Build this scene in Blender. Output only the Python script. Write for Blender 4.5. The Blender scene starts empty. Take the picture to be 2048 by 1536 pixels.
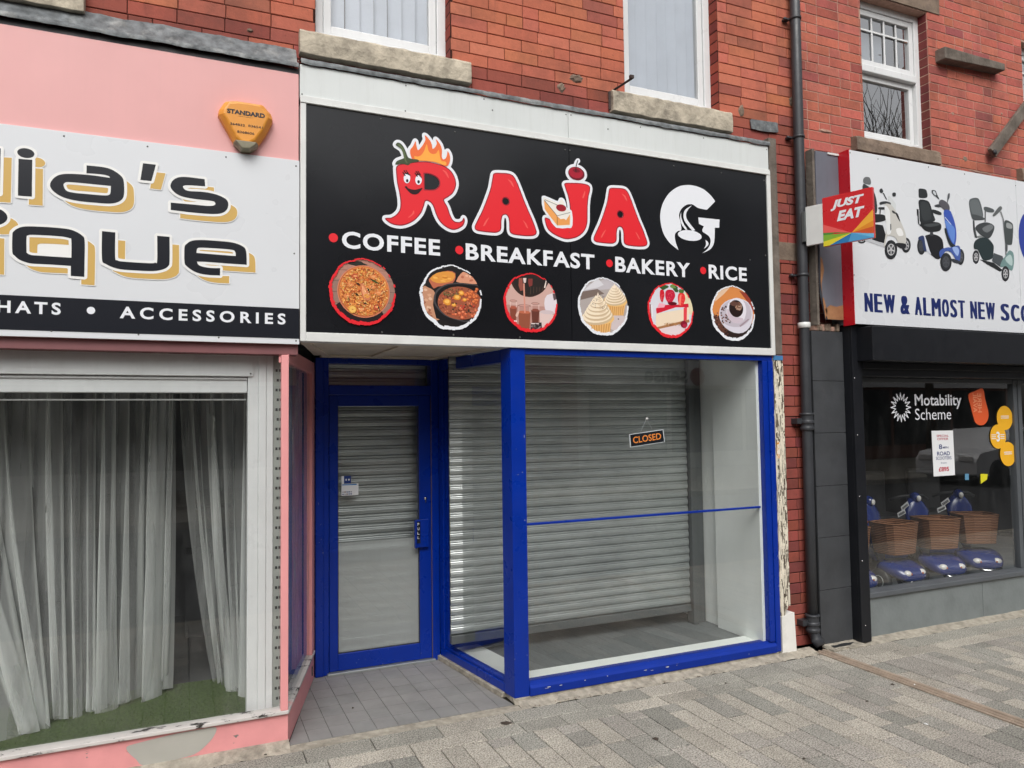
import bpy, bmesh, math, random
from math import sin, cos, pi, radians, sqrt, atan2
from mathutils import Vector, Matrix
from mathutils.geometry import tessellate_polygon
random.seed(7)
SC = bpy.context.scene
COL = SC.collection

# ------------------------------------------------------------------ camera
FPX = 1483.4
YAW, PITCH, ROLL = 0.413513, 0.0485985, -0.0126833
CAM = Vector((0, -4.0, 1.64))
_f = Vector((sin(YAW)*cos(PITCH), cos(YAW)*cos(PITCH), sin(PITCH)))
_r0 = Vector((cos(YAW), -sin(YAW), 0)); _u0 = _r0.cross(_f)
_r = cos(ROLL)*_r0 + sin(ROLL)*_u0
_u = -sin(ROLL)*_r0 + cos(ROLL)*_u0
cd = bpy.data.cameras.new('camera'); cam = bpy.data.objects.new('camera', cd); COL.objects.link(cam)
cd.sensor_width = 36; cd.lens = FPX/2048*36; cd.clip_end = 500; cd.clip_start = 0.05
cam.matrix_world = Matrix(((_r.x, _u.x, -_f.x, CAM.x), (_r.y, _u.y, -_f.y, CAM.y), (_r.z, _u.z, -_f.z, CAM.z), (0, 0, 0, 1)))
SC.camera = cam

# ------------------------------------------------------------------ world, sun, exposure
SUN_EL, SUN_AZ = radians(48), radians(200)     # overcast: a big soft sun behind the photographer
w = bpy.data.worlds.new('World'); SC.world = w; w.use_nodes = True
nt = w.node_tree; nt.nodes.clear()
sky = nt.nodes.new('ShaderNodeTexSky'); sky.sky_type = 'NISHITA'; sky.sun_disc = False
sky.sun_elevation = SUN_EL; sky.sun_rotation = SUN_AZ; sky.air_density = 1.0; sky.dust_density = 6.0; sky.ozone_density = 1.0
hs = nt.nodes.new('ShaderNodeHueSaturation'); hs.inputs['Saturation'].default_value = 0.16
bg = nt.nodes.new('ShaderNodeBackground'); bg.inputs[1].default_value = 0.13
wo = nt.nodes.new('ShaderNodeOutputWorld')
nt.links.new(sky.outputs[0], hs.inputs['Color']); nt.links.new(hs.outputs[0], bg.inputs[0]); nt.links.new(bg.outputs[0], wo.inputs[0])
sl = bpy.data.lights.new('sun', 'SUN'); sl.energy = 0.8; sl.angle = radians(40); sl.color = (1, 0.975, 0.94)
so = bpy.data.objects.new('sun', sl); COL.objects.link(so)
sd = Vector((sin(SUN_AZ)*cos(SUN_EL), cos(SUN_AZ)*cos(SUN_EL), sin(SUN_EL)))
so.rotation_euler = sd.to_track_quat('Z', 'Y').to_euler(); so.location = sd*30
SC.view_settings.view_transform = 'Standard'; SC.view_settings.look = 'None'
SC.view_settings.gamma = 1; SC.view_settings.exposure = 0.33; SC.view_settings.use_curve_mapping = False
SC.render.engine = 'CYCLES'
SC.cycles.max_bounces = 10; SC.cycles.transparent_max_bounces = 24; SC.cycles.caustics_reflective = False; SC.cycles.caustics_refractive = False

# ------------------------------------------------------------------ projection onto real planes
def ray(x, y): return _f + _r*((x-1024)/FPX) - _u*((y-768)/FPX)
def PY(x, y, Y=0.0):
    d = ray(x, y); return CAM + d*((Y-CAM.y)/d.y)
def T(ox, oy, s, pts, Y=0.0):
    """trace points read in an enlarged crop (offset ox,oy, scale s) -> (X,Z) on the plane Y"""
    o = []
    for (a, b) in pts:
        p = PY(a/s+ox, b/s+oy, Y); o.append((p.x, p.z))
    return o

# ------------------------------------------------------------------ materials
def lin(c): return tuple((x/12.92 if x <= .04045 else ((x+.055)/1.055)**2.4) for x in c)
def srgb(r, g, b, k=1.0): return tuple(min(1, x*k) for x in lin((r/255, g/255, b/255)))
class NT:
    def __init__(s, name):
        s.m = bpy.data.materials.new(name); s.m.use_nodes = True; s.t = s.m.node_tree; s.t.nodes.clear()
        s.out = s.n('OutputMaterial'); s.tc = None
    def n(s, k, **kw):
        nd = s.t.nodes.new('ShaderNode'+k)
        for a, v in kw.items(): setattr(nd, a, v)
        return nd
    def l(s, a, b): s.t.links.new(a, b)
    def coord(s, scale=(1, 1, 1), rot=(0, 0, 0)):
        if not s.tc: s.tc = s.n('TexCoord')
        m = s.n('Mapping'); m.inputs['Scale'].default_value = scale; m.inputs['Rotation'].default_value = rot
        s.l(s.tc.outputs['Object'], m.inputs[0]); return m.outputs[0]
    def noise(s, sc, det=4, rough=.55, scale=(1, 1, 1), dist=0):
        n = s.n('TexNoise'); n.inputs['Scale'].default_value = sc; n.inputs['Detail'].default_value = det
        n.inputs['Roughness'].default_value = rough; n.inputs['Distortion'].default_value = dist
        s.l(s.coord(scale), n.inputs['Vector']); return n.outputs['Fac']
    def ramp(s, fac, stops):
        r = s.n('ValToRGB'); e = r.color_ramp.elements
        while len(e) < len(stops): e.new(.5)
        for i, (p, c) in enumerate(stops):
            e[i].position = p; e[i].color = (c, c, c, 1) if isinstance(c, (int, float)) else (*c, 1)
        s.l(fac, r.inputs[0]); return r.outputs[0]
    def mix(s, fac, a, b, mode='MIX'):
        m = s.n('Mix', data_type='RGBA', blend_type=mode); m.clamp_factor = True
        for i, v in ((0, fac), (6, a), (7, b)):
            if isinstance(v, (int, float)): m.inputs[i].default_value = v if i == 0 else (v, v, v, 1)
            elif isinstance(v, tuple): m.inputs[i].default_value = (*v, 1) if len(v) == 3 else v
            else: s.l(v, m.inputs[i])
        return m.outputs[2]
    def math(s, op, a, b=0):
        m = s.n('Math', operation=op)
        for i, v in ((0, a), (1, b)):
            if isinstance(v, (int, float)): m.inputs[i].default_value = v
            else: s.l(v, m.inputs[i])
        return m.outputs[0]
    def bsdf(s, col, rough=.5, metal=0, spec=.5, bump=None, bs=.3, bd=.01, coat=0):
        b = s.n('BsdfPrincipled')
        for k, v in (('Base Color', col), ('Roughness', rough), ('Metallic', metal), ('Specular IOR Level', spec), ('Coat Weight', coat)):
            if isinstance(v, (int, float)): b.inputs[k].default_value = v
            elif isinstance(v, tuple): b.inputs[k].default_value = (*v, 1)
            else: s.l(v, b.inputs[k])
        if bump is not None:
            u = s.n('Bump'); u.inputs['Strength'].default_value = bs; u.inputs['Distance'].default_value = bd
            s.l(bump, u.inputs['Height']); s.l(u.outputs[0], b.inputs['Normal'])
        s.l(b.outputs[0], s.out.inputs[0]); return b

def M(name, col, rough=.5, var=.12, sc=6, metal=0, bump=.0, bsc=60, spec=.5, coat=0, dirt=0, dirtcol=(.06, .05, .04), streak=False):
    """painted/cast surface with tonal variation, optional grime, optional vertical streaks"""
    t = NT(name)
    f = t.noise(sc, 5)
    lo = tuple(c*(1-var) for c in col); hi = tuple(min(1, c*(1+var)) for c in col)
    c = t.ramp(f, [(.3, lo), (.7, hi)])
    if dirt:
        sca = (9, 9, .6) if streak else (1, 1, 1)
        g = t.ramp(t.noise(3 if streak else 5, 8, .7, sca), [(.5, 0.0), (.8, 1.0)])
        c = t.mix(t.math('MULTIPLY', g, dirt), c, dirtcol)
    r = t.ramp(t.noise(sc*2.3, 3), [(.3, max(0, rough-.06)), (.7, min(1, rough+.08))])
    b = t.noise(bsc, 4) if bump else None
    t.bsdf(c, r, metal, spec, b, bump, .01, coat)
    return t.m

def vcol_mat(name, rough=.85, spk=.0, spksc=300, var=.1, vsc=20, bump=.3, bsc=90, spec=.3, soot=False):
    t = NT(name)
    a = t.n('VertexColor'); a.layer_name = 'Col'
    f = t.noise(vsc, 5, .6); c = t.mix(1.0, a.outputs[0], t.ramp(f, [(.25, 1-var), (.75, 1+var)]), 'MULTIPLY')
    if spk:
        g = t.noise(spksc, 2, .5); c = t.mix(1.0, c, t.ramp(g, [(.34, 1-spk*.6), (.5, 1.0), (.66, 1+spk*.5)]), 'MULTIPLY')
        g2 = t.noise(1.7, 6, .65); c = t.mix(1.0, c, t.ramp(g2, [(.3, .80), (.65, 1.07)]), 'MULTIPLY'); g5 = t.ramp(t.noise(16, 3, .6), [(.68, 0.0), (.74, 1.0)]); c = t.mix(t.math('MULTIPLY', g5, .35), c, (.10, .09, .075))
    if soot:
        # grime washed down from the ledges and long vertical stains
        g = t.ramp(t.noise(1.6, 7, .7, (1.6, 1, 1.4)), [(.46, 0.0), (.72, 1.0)])
        c = t.mix(t.math('MULTIPLY', g, .5), c, (.07, .04, .035))
        g3 = t.ramp(t.noise(5, 6, .75, (2.2, 2.2, .22)), [(.58, 0.0), (.74, 1.0)]); c = t.mix(t.math('MULTIPLY', g3, .35), c, (.05, .03, .028))
        g4 = t.ramp(t.noise(45, 3, .6), [(.66, 0.0), (.72, 1.0)]); c = t.mix(t.math('MULTIPLY', g4, .4), c, (.10, .05, .04))
    t.bsdf(c, rough, 0, spec, t.noise(bsc, 5, .65), bump, .006)
    return t.m

def flat(name, col, rough=.4, spec=.5):
    t = NT(name); t.bsdf(col, rough, 0, spec); return t.m

def glass_mat(name, tint=(.97, .985, .98), refl=1.7, rough=.0, dirty=.05):
    t = NT(name)
    tr = t.n('BsdfTransparent'); tr.inputs[0].default_value = (*tint, 1)
    gl = t.n('BsdfGlossy'); gl.inputs['Roughness'].default_value = rough; gl.inputs[0].default_value = (1, 1, 1, 1)
    df = t.n('BsdfDiffuse'); df.inputs[0].default_value = (.55, .57, .56, 1)
    lw = t.n('LayerWeight'); lw.inputs[0].default_value = .5
    fz = t.math('POWER', lw.outputs['Facing'], 5.0)
    fac = t.math('MINIMUM', t.math('MULTIPLY', t.math('ADD', t.math('MULTIPLY', fz, .96), .04), refl), 1.0)
    d = t.math('MULTIPLY', t.ramp(t.noise(3, 8, .7, (3, 3, 1)), [(.45, .15), (.75, 1.0)]), dirty)
    bp = t.n('Bump'); bp.inputs['Strength'].default_value = .03; bp.inputs['Distance'].default_value = .02
    t.l(t.noise(1.3, 1), bp.inputs['Height']); t.l(bp.outputs[0], gl.inputs['Normal'])
    m1 = t.n('MixShader'); t.l(d, m1.inputs[0]); t.l(tr.outputs[0], m1.inputs[1]); t.l(df.outputs[0], m1.inputs[2])
    m2 = t.n('MixShader'); t.l(fac, m2.inputs[0]); t.l(m1.outputs[0], m2.inputs[1]); t.l(gl.outputs[0], m2.inputs[2])
    t.l(m2.outputs[0], t.out.inputs[0]); return t.m

def sheer_mat(name):
    t = NT(name)
    tr = t.n('BsdfTransparent'); df = t.n('BsdfDiffuse'); df.inputs[0].default_value = (.88, .9, .88, 1)
    tl = t.n('BsdfTranslucent'); tl.inputs[0].default_value = (.75, .77, .75, 1)
    a = t.n('MixShader'); a.inputs[0].default_value = .35; t.l(df.outputs[0], a.inputs[1]); t.l(tl.outputs[0], a.inputs[2])
    lw = t.n('LayerWeight'); lw.inputs[0].default_value = .35
    fac = t.ramp(lw.outputs['Facing'], [(.05, .20), (.6, .97)])
    band = t.ramp(t.noise(7, 3, .6, (1.6, .1, .05)), [(.36, .22), (.5, .75), (.56, 1.0)])
    fac = t.mix(1.0, fac, band, 'MULTIPLY'); fac = t.mix(1.0, fac, t.ramp(band, [(.0, .05), (1.0, .10)]), 'ADD')
    m = t.n('MixShader'); t.l(fac, m.inputs[0]); t.l(tr.outputs[0], m.inputs[1]); t.l(a.outputs[0], m.inputs[2])
    t.l(m.outputs[0], t.out.inputs[0]); return t.m

def peel_mat(name, paint, under, lo=.46, hi=.54, sc=14, stretch=(3.5, 3.5, .35), third=None):
    t = NT(name)
    n = t.noise(sc, 8, .72, stretch, .3); k = t.ramp(n, [(lo, 0.0), (hi, 1.0)])
    p = t.ramp(t.noise(7, 4), [(.3, tuple(c*.86 for c in paint)), (.7, paint)])
    u = t.ramp(t.noise(30, 5, .7, (1, 1, .15)), [(.3, tuple(c*.35 for c in under)), (.7, under)])
    c = t.mix(k, u, p)
    if third: c = t.mix(t.ramp(t.noise(3.3, 5, .6), [(.66, 0.0), (.7, 1.0)]), c, third)
    t.bsdf(c, .75, 0, .3, k, .6, .006); return t.m

BLUE = srgb(0, 44, 146, .98)
PINK = srgb(236, 160, 160, .92)
m_white_up = M('white_upvc', (.74, .75, .75), .32, .04, 5, dirt=.12, dirtcol=(.3, .3, .27), streak=True)
m_white_panel = M('white_sheet_panel', (.66, .69, .68), .35, .04, 2.5, dirt=.22, dirtcol=(.36, .37, .33), streak=True)
m_white_sign = M('white_sign_sheet', (.69, .71, .735), .3, .012, 1.2)
m_white_trim = M('white_trim', (.70, .71, .69), .4, .05, 8, dirt=.15, dirtcol=(.3, .28, .24))
m_print_white = flat('white_print', (.80, .82, .86), .35)
m_print_black = flat('black_print', (.012, .014, .02), .25)
m_gold = flat('gold_print', srgb(205, 168, 92), .35)
m_cream_edge = flat('pale_outline_print', (.84, .84, .82), .35)
m_red = flat('red_print', srgb(228, 38, 48), .32)
m_darkred = flat('dark_red_print', srgb(150, 20, 38), .32)
m_pinkhi = flat('light_red_print', srgb(240, 90, 85), .32)
m_blue = M('blue_gloss_paint', BLUE, .3, .10, 3, spec=.4, bump=.04, bsc=25, dirt=.12, dirtcol=(.02, .03, .09), streak=True)
m_blue_chip = peel_mat('chipped_blue_paint', BLUE, (.55, .5, .45), .30, .325, 22, (.5, 1, 2.2))
m_pink = M('pink_paint', PINK, .55, .05, 3, bump=.05, bsc=40, dirt=.10, dirtcol=(.45, .2, .18))
m_pink_panel = M('pink_fascia_panel', srgb(226, 168, 166, .98), .42, .04, 2, dirt=.08, dirtcol=(.5, .3, .28), streak=True)
m_pink_peel = peel_mat('flaking_pink_paint', PINK, srgb(176, 174, 166), .36, .37, 2.6, (1.0, 1, 1.8))
m_pink_ledge = peel_mat('flaking_pink_ledge_paint', srgb(205, 200, 196), (.05, .045, .04), .40, .42, 9, (1, 2, 3), PINK)
m_stone = M('sandstone', srgb(186, 176, 158), .9, .28, 12, bump=.7, bsc=45, dirt=.95, dirtcol=(.09, .08, .07), spec=.2)
m_stone_dark = M('grimy_sandstone', srgb(128, 112, 98), .9, .25, 8, bump=.5, bsc=50, dirt=.7, dirtcol=(.06, .05, .05), spec=.2)
m_lead = M('weathered_lead', srgb(104, 108, 110), .65, .5, 22, metal=.1, bump=.35, bsc=60, dirt=.9, dirtcol=(.50, .50, .47))
m_pipe = M('dark_grey_painted_iron', srgb(52, 54, 58), .42, .15, 5, bump=.15, bsc=40, dirt=.1)
m_iron = M('rusty_iron', srgb(60, 46, 42), .7, .3, 20, bump=.4)
m_mortar = M('mortar', srgb(120, 104, 92), .95, .2, 30, bump=.5, bsc=120, spec=.1)
m_mortar_pale = M('pale_mortar', srgb(178, 144, 128), .95, .15, 30, bump=.4, bsc=120, spec=.1)
m_mortar_dark = M('dark_mortar', srgb(58, 38, 34), .95, .2, 30, bump=.5, bsc=120, spec=.1)
m_brick = vcol_mat('red_pressed_brick', .8, 0, 0, .10, 26, .3, 70, .25, True)
m_brick2 = vcol_mat('red_common_brick', .85, 0, 0, .13, 34, .45, 90, .2, True)
m_oldwood = M('weathered_timber', srgb(112, 104, 96), .9, .4, 6, bump=.7, bsc=30, dirt=.6, dirtcol=(.05, .045, .04), streak=True, spec=.1)
m_peelboard = peel_mat('peeling_cream_timber', srgb(222, 214, 196), (.14, .11, .08), .475, .505, 16, (4.6, 4.6, .36), None)
m_paver = vcol_mat('granite_aggregate_paver', .88, .95, 130, .10, 9, .5, 200, .25)
m_conc = M('concrete_bedding', srgb(162, 155, 142), .95, .28, 22, bump=.8, bsc=60, dirt=.8, dirtcol=(.12, .11, .09), spec=.1)
m_joint = M('dark_sand_joint', srgb(52, 48, 42), .95, .2, 30, spec=.1)
m_tar = M('asphalt', (.05, .05, .052), .9, .2, 30, bump=.6, bsc=200)
m_tile = M('grey_quarry_tile', srgb(134, 132, 130), .6, .10, 6, bump=.1, bsc=50, dirt=.2, dirtcol=(.1, .1, .1))
m_galv = None
def galv():
    t = NT('galvanised_steel')
    c = t.ramp(t.noise(2.2, 6, .65, (1, 1, 2.5)), [(.3, srgb(158, 163, 162)), (.7, srgb(192, 197, 195))])
    g = t.ramp(t.noise(6, 8, .75, (2, 2, 1.2)), [(.58, 0.0), (.8, 1.0)])
    c = t.mix(t.math('MULTIPLY', g, .28), c, (.12, .12, .115))
    r = t.ramp(t.noise(9, 3), [(.3, .30), (.7, .38)])
    t.bsdf(c, r, .65, .5); return t.m
m_galv = galv()
m_galv_dark = M('grey_steel_channel', srgb(96, 100, 100), .45, .1, 5, metal=.4)
m_black_panel = None
def blackpanel():
    t = NT('glossy_black_panel')
    c = t.ramp(t.noise(2, 3), [(.3, (.008, .009, .011)), (.7, (.012, .013, .016))])
    t.bsdf(c, t.ramp(t.noise(1.5, 4), [(.3, .14), (.7, .20)]), 0, .42, t.noise(1.1, 1), .12, .05); return t.m
m_black_panel = blackpanel()
m_black_metal = M('black_powder_coat', (.009, .010, .013), .38, .1, 5, spec=.35)
m_grey_frame = M('dark_grey_frame', srgb(84, 88, 92), .45, .08, 4)
m_slate = M('dark_grey_tile', srgb(62, 64, 67), .5, .16, 6, bump=.12, bsc=40, dirt=.12, dirtcol=(.12, .12, .12))
m_riser = M('grey_stone_tile', srgb(116, 122, 122), .55, .16, 5, bump=.2, bsc=40, dirt=.15)
m_glass = glass_mat('window_glass', refl=2.8, dirty=.03)
m_glass_dirty = glass_mat('dusty_window_glass', (.96, .975, .97), 1.9, 0, .06)
m_glass_up = glass_mat('upper_window_glass', (.88, .9, .92), 4.5, 0, .02)
m_glass_sky = glass_mat('coated_double_glazing', (.85, .88, .9), 9, 0, .02)
m_sheer = sheer_mat('sheer_voile')
m_int_white = M('painted_plaster', srgb(240, 244, 240), .7, .05, 3, bump=.05)
m_int_dark = M('dark_interior', (.05, .053, .056), .85, .2, 3)
m_int_grey = M('grey_interior', srgb(92, 96, 98), .7, .08, 3)
m_lino = None
def lino():
    t = NT('grey_wood_floor')
    b = t.n('TexBrick'); b.inputs['Scale'].default_value = 1; b.offset = .37
    b.inputs['Brick Width'].default_value = 1.1; b.inputs['Row Height'].default_value = .15; b.inputs['Mortar Size'].default_value = .0015
    b.inputs['Color1'].default_value = (*srgb(96, 101, 102), 1); b.inputs['Color2'].default_value = (*srgb(118, 122, 122), 1); b.inputs['Mortar'].default_value = (*srgb(60, 62, 62), 1)
    t.l(t.coord((1, 1, 1), (0, 0, 1.35)), b.inputs['Vector'])
    g = t.noise(12, 6, .7, (6, .7, 1)); c = t.mix(1.0, b.outputs[0], t.ramp(g, [(.3, .75), (.7, 1.15)]), 'MULTIPLY')
    t.bsdf(c, .5, 0, .4); return t.m
m_lino = lino()
m_turf = M('artificial_turf', srgb(72, 92, 42), .9, .35, 60, bump=1.0, bsc=300)
m_soffit = M('stained_cream_soffit', srgb(222, 212, 194), .8, .12, 3, bump=.1, dirt=.4, dirtcol=(.2, .15, .1))
m_frost = None
def frost():
    t = NT('frosted_glass_film')
    rf = t.n('BsdfRefraction'); rf.inputs['IOR'].default_value = 1.02; rf.inputs['Roughness'].default_value = .85; rf.inputs[0].default_value = (.86, .89, .88, 1)
    df = t.n('BsdfDiffuse'); df.inputs[0].default_value = (.60, .62, .61, 1)
    tr = t.n('BsdfTransparent'); tr.inputs[0].default_value = (.9, .92, .91, 1)
    m0 = t.n('MixShader'); m0.inputs[0].default_value = .0; t.l(rf.outputs[0], m0.inputs[1]); t.l(tr.outputs[0], m0.inputs[2])
    m1 = t.n('MixShader'); m1.inputs[0].default_value = .55; t.l(m0.outputs[0], m1.inputs[1]); t.l(df.outputs[0], m1.inputs[2])
    t.l(m1.outputs[0], t.out.inputs[0]); return t.m
m_frost = frost()
m_vcprint = None
def vcprint():
    t = NT('colour_print'); a = t.n('VertexColor'); a.layer_name = 'Col'
    t.bsdf(a.outputs[0], .35, 0, .4); return t.m
m_vcprint = vcprint()
m_orange = M('alarm_box_orange', srgb(226, 150, 52), .4, .06, 8, dirt=.15, dirtcol=(.3, .2, .1))
m_lens = M('dirty_clear_lens', srgb(132, 126, 104), .35, .2, 20)
m_screw = M('screw_head', srgb(90, 90, 88), .5, .2, 30, metal=.3)
m_rust = M('rusted_channel_iron', srgb(158, 142, 126), .75, .18, 16, bump=.4, dirt=.4, dirtcol=(.1, .07, .05))
m_wicker = None
def wicker():
    t = NT('brown_wicker')
    wv = t.n('TexWave'); wv.wave_type = 'BANDS'; wv.bands_direction = 'Z'; wv.inputs['Scale'].default_value = 22; wv.inputs['Distortion'].default_value = 2; wv.inputs['Detail'].default_value = 2
    t.l(t.coord(), wv.inputs['Vector'])
    c = t.ramp(wv.outputs['Fac'], [(.2, srgb(86, 56, 38)), (.8, srgb(150, 104, 74))])
    t.bsdf(c, .7, 0, .3, wv.outputs['Fac'], .6, .01); return t.m
m_wicker = wicker()
m_scoot = M('metallic_blue_plastic', srgb(24, 46, 112), .2, .08, 5, coat=.6)
m_plastic = M('black_plastic', (.02, .021, .023), .5, .1, 8)
m_chrome = M('chrome', (.7, .7, .7), .12, .03, 5, metal=1)
m_lamp = M('headlight_glass', (.75, .73, .7), .1, .05, 20, coat=.8)
m_amber = flat('amber_lens', srgb(176, 88, 50), .2)
m_blind = M('vertical_blind_fabric', srgb(214, 220, 228), .8, .05, 6)
m_paperw = flat('white_card', (.78, .79, .8), .5)

# ------------------------------------------------------------------ mesh builder
class MB:
    def __init__(s): s.v = []; s.f = []; s.c = []; s.mi = []; s.sm = []
    def add(s, vs, fs, col=None, mi=0, smooth=False):
        o = len(s.v); s.v += [tuple(p) for p in vs]
        for f in fs:
            s.f.append(tuple(i+o for i in f)); s.c.append(col); s.mi.append(mi); s.sm.append(smooth)
    def box(s, x0, x1, y0, y1, z0, z1, **k):
        s.add([(x, y, z) for z in (z0, z1) for y in (y0, y1) for x in (x0, x1)],
              [(0, 2, 3, 1), (4, 5, 7, 6), (0, 1, 5, 4), (2, 6, 7, 3), (0, 4, 6, 2), (1, 3, 7, 5)], **k)
    def hexa(s, p, **k):   # 8 corners ordered like box
        s.add(p, [(0, 2, 3, 1), (4, 5, 7, 6), (0, 1, 5, 4), (2, 6, 7, 3), (0, 4, 6, 2), (1, 3, 7, 5)], **k)
    def poly(s, pts3, holes=(), **k):
        loops = [[Vector(p) for p in pts3]]+[[Vector(p) for p in h] for h in holes]
        tr = tessellate_polygon(loops); vs = [p for l in loops for p in l]
        s.add(vs, [tuple(t) for t in tr], **k)
    def prism(s, pts2, a, b, axis='Y', **k):
        """closed 2-D outline extruded from a to b along an axis"""
        def m(p, t): return (p[0], t, p[1]) if axis == 'Y' else ((t, p[0], p[1]) if axis == 'X' else (p[0], p[1], t))
        n = len(pts2); A = [m(p, a) for p in pts2]; B = [m(p, b) for p in pts2]
        s.poly(A, **k); s.poly(B, **k)
        s.add(A+B, [(i, (i+1) % n, n+(i+1) % n, n+i) for i in range(n)], **k)
    def tube(s, pts, r, n=10, cap=True, **k):
        pts = [Vector(p) for p in pts]; rr = r if isinstance(r, (list, tuple)) else [r]*len(pts)
        vs = []; k.setdefault('smooth', True)
        for i, p in enumerate(pts):
            d = (pts[min(i+1, len(pts)-1)]-pts[max(i-1, 0)]).normalized()
            a = d.cross(Vector((0, 0, 1)) if abs(d.z) < .9 else Vector((1, 0, 0))).normalized(); b = d.cross(a)
            for j in range(n):
                t = 2*pi*j/n; vs.append(p+(a*cos(t)+b*sin(t))*rr[i])
        fs = [(i*n+j, i*n+(j+1) % n, (i+1)*n+(j+1) % n, (i+1)*n+j) for i in range(len(pts)-1) for j in range(n)]
        if cap: fs += [tuple(range(n)), tuple(range((len(pts)-1)*n, len(pts)*n))]
        s.add(vs, fs, **k)
    def lathe(s, c, prof, n=20, axis='Z', **k):
        c = Vector(c); vs = []; k.setdefault('smooth', True)
        for (r, h) in prof:
            for j in range(n):
                t = 2*pi*j/n; u, v = r*cos(t), r*sin(t)
                vs.append(c+(Vector((u, v, h)) if axis == 'Z' else Vector((u, h, v)) if axis == 'Y' else Vector((h, u, v))))
        m = len(prof)
        fs = [(i*n+j, i*n+(j+1) % n, (i+1)*n+(j+1) % n, (i+1)*n+j) for i in range(m-1) for j in range(n)]
        s.add(vs, fs+[tuple(range(n)), tuple(range((m-1)*n, m*n))], **k)
    def ell(s, c, r, n=14, m=9, **k):
        k.setdefault('smooth', True)
        pr = [(max(1e-4, sin(pi*i/m)), -cos(pi*i/m)) for i in range(m+1)]
        vs = [(c[0]+r[0]*a*cos(2*pi*j/n), c[1]+r[1]*a*sin(2*pi*j/n), c[2]+r[2]*h) for (a, h) in pr for j in range(n)]
        s.add(vs, [(i*n+j, i*n+(j+1) % n, (i+1)*n+(j+1) % n, (i+1)*n+j) for i in range(m) for j in range(n)], **k)
    def mesh(s, name, mats):
        me = bpy.data.meshes.new(name); me.from_pydata(s.v, [], s.f)
        for m in (mats if isinstance(mats, (list, tuple)) else [mats]): me.materials.append(m)
        me.polygons.foreach_set('material_index', s.mi); me.polygons.foreach_set('use_smooth', s.sm)
        if any(c is not None for c in s.c):
            at = me.color_attributes.new('Col', 'FLOAT_COLOR', 'CORNER'); buf = []
            for p, c in zip(me.polygons, s.c): buf += [*(c or (.5, .5, .5)), 1.0]*p.loop_total
            at.data.foreach_set('color', buf)
        me.update()
        bm = bmesh.new(); bm.from_mesh(me); bmesh.ops.recalc_face_normals(bm, faces=bm.faces); bm.to_mesh(me); bm.free()
        return me

def tag(o, label=None, cat=None, group=None, kind=None):
    if label: o['label'] = label
    if cat: o['category'] = cat
    if group: o['group'] = group
    if kind: o['kind'] = kind
    return o
def thing(name, label, cat, loc=(0, 0, 0), group=None):
    o = bpy.data.objects.new(name, None); COL.objects.link(o); o.location = loc; o.empty_display_size = .1
    return tag(o, label, cat, group)
def world_loc(o):
    v = Vector(o.location)
    return v if not o.parent else v
def obj(name, mb, mats, parent=None, bevel=0, label=None):
    me = mb.mesh(name, mats) if isinstance(mb, MB) else mb
    o = bpy.data.objects.new(name, me); COL.objects.link(o)
    if parent is not None:
        o.parent = parent
        base = parent
        while base.parent: base = base.parent
        if parent is base and base.type == 'EMPTY':
            o.matrix_parent_inverse = Matrix.Translation(-Vector(base.location))
    if bevel:
        b = o.modifiers.new('bevel', 'BEVEL'); b.width = bevel; b.segments = 2; b.limit_method = 'ANGLE'; b.angle_limit = radians(40)
    if label: o['label'] = label
    return o
def boxes(name, bl, m, parent=None, bevel=0, label=None):
    mb = MB()
    for b in bl: mb.box(*b)
    return obj(name, mb, m, parent, bevel, label)
def copy_tree(o, dloc, label=None, rot=None):
    c = o.copy(); COL.objects.link(c); c.location = dloc
    if rot is not None: c.rotation_euler = rot
    if label: c['label'] = label
    def rec(a, b):
        for ch in a.children:
            k = ch.copy(); COL.objects.link(k); k.parent = b; rec(ch, k)
    rec(o, c); return c
def structure(o, label=None): o['kind'] = 'structure'; return o

# ------------------------------------------------------------------ flat printed artwork
def smooth(pts, k=4):
    n = len(pts); o = []
    for i in range(n):
        p0, p1, p2, p3 = (Vector((*pts[(i+j-1) % n], 0)) for j in range(4))
        for q in range(k):
            t = q/k
            v = .5*((2*p1)+(-p0+p2)*t+(2*p0-5*p1+4*p2-p3)*t*t+(-p0+3*p1-3*p2+p3)*t**3)
            o.append((v.x, v.y))
    return o
def area(p): return sum(p[i][0]*p[(i+1) % len(p)][1]-p[(i+1) % len(p)][0]*p[i][1] for i in range(len(p)))/2
def offs(pts, d):
    """outline pushed outward by d"""
    s = 1 if area(pts) > 0 else -1; n = len(pts); o = []
    for i in range(n):
        a, b, c = (Vector(pts[(i+j-1) % n]) for j in range(3))
        e1, e2 = (b-a), (c-b)
        if e1.length < 1e-7 or e2.length < 1e-7: o.append((b.x, b.y)); continue
        e1.normalize(); e2.normalize()
        n1, n2 = Vector((e1.y, -e1.x))*s, Vector((e2.y, -e2.x))*s
        m = (n1+n2); m = m.normalized() if m.length > 1e-5 else n1
        k = min(1.6, 1/max(.3, m.dot(n1))); o.append((b.x+m.x*d*k, b.y+m.y*d*k))
    return o
def ell2(cx, cz, rx, rz, n=28, rot=0):
    return [(cx+rx*cos(2*pi*i/n)*cos(rot)-rz*sin(2*pi*i/n)*sin(rot), cz+rx*cos(2*pi*i/n)*sin(rot)+rz*sin(2*pi*i/n)*cos(rot)) for i in range(n)]
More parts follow.
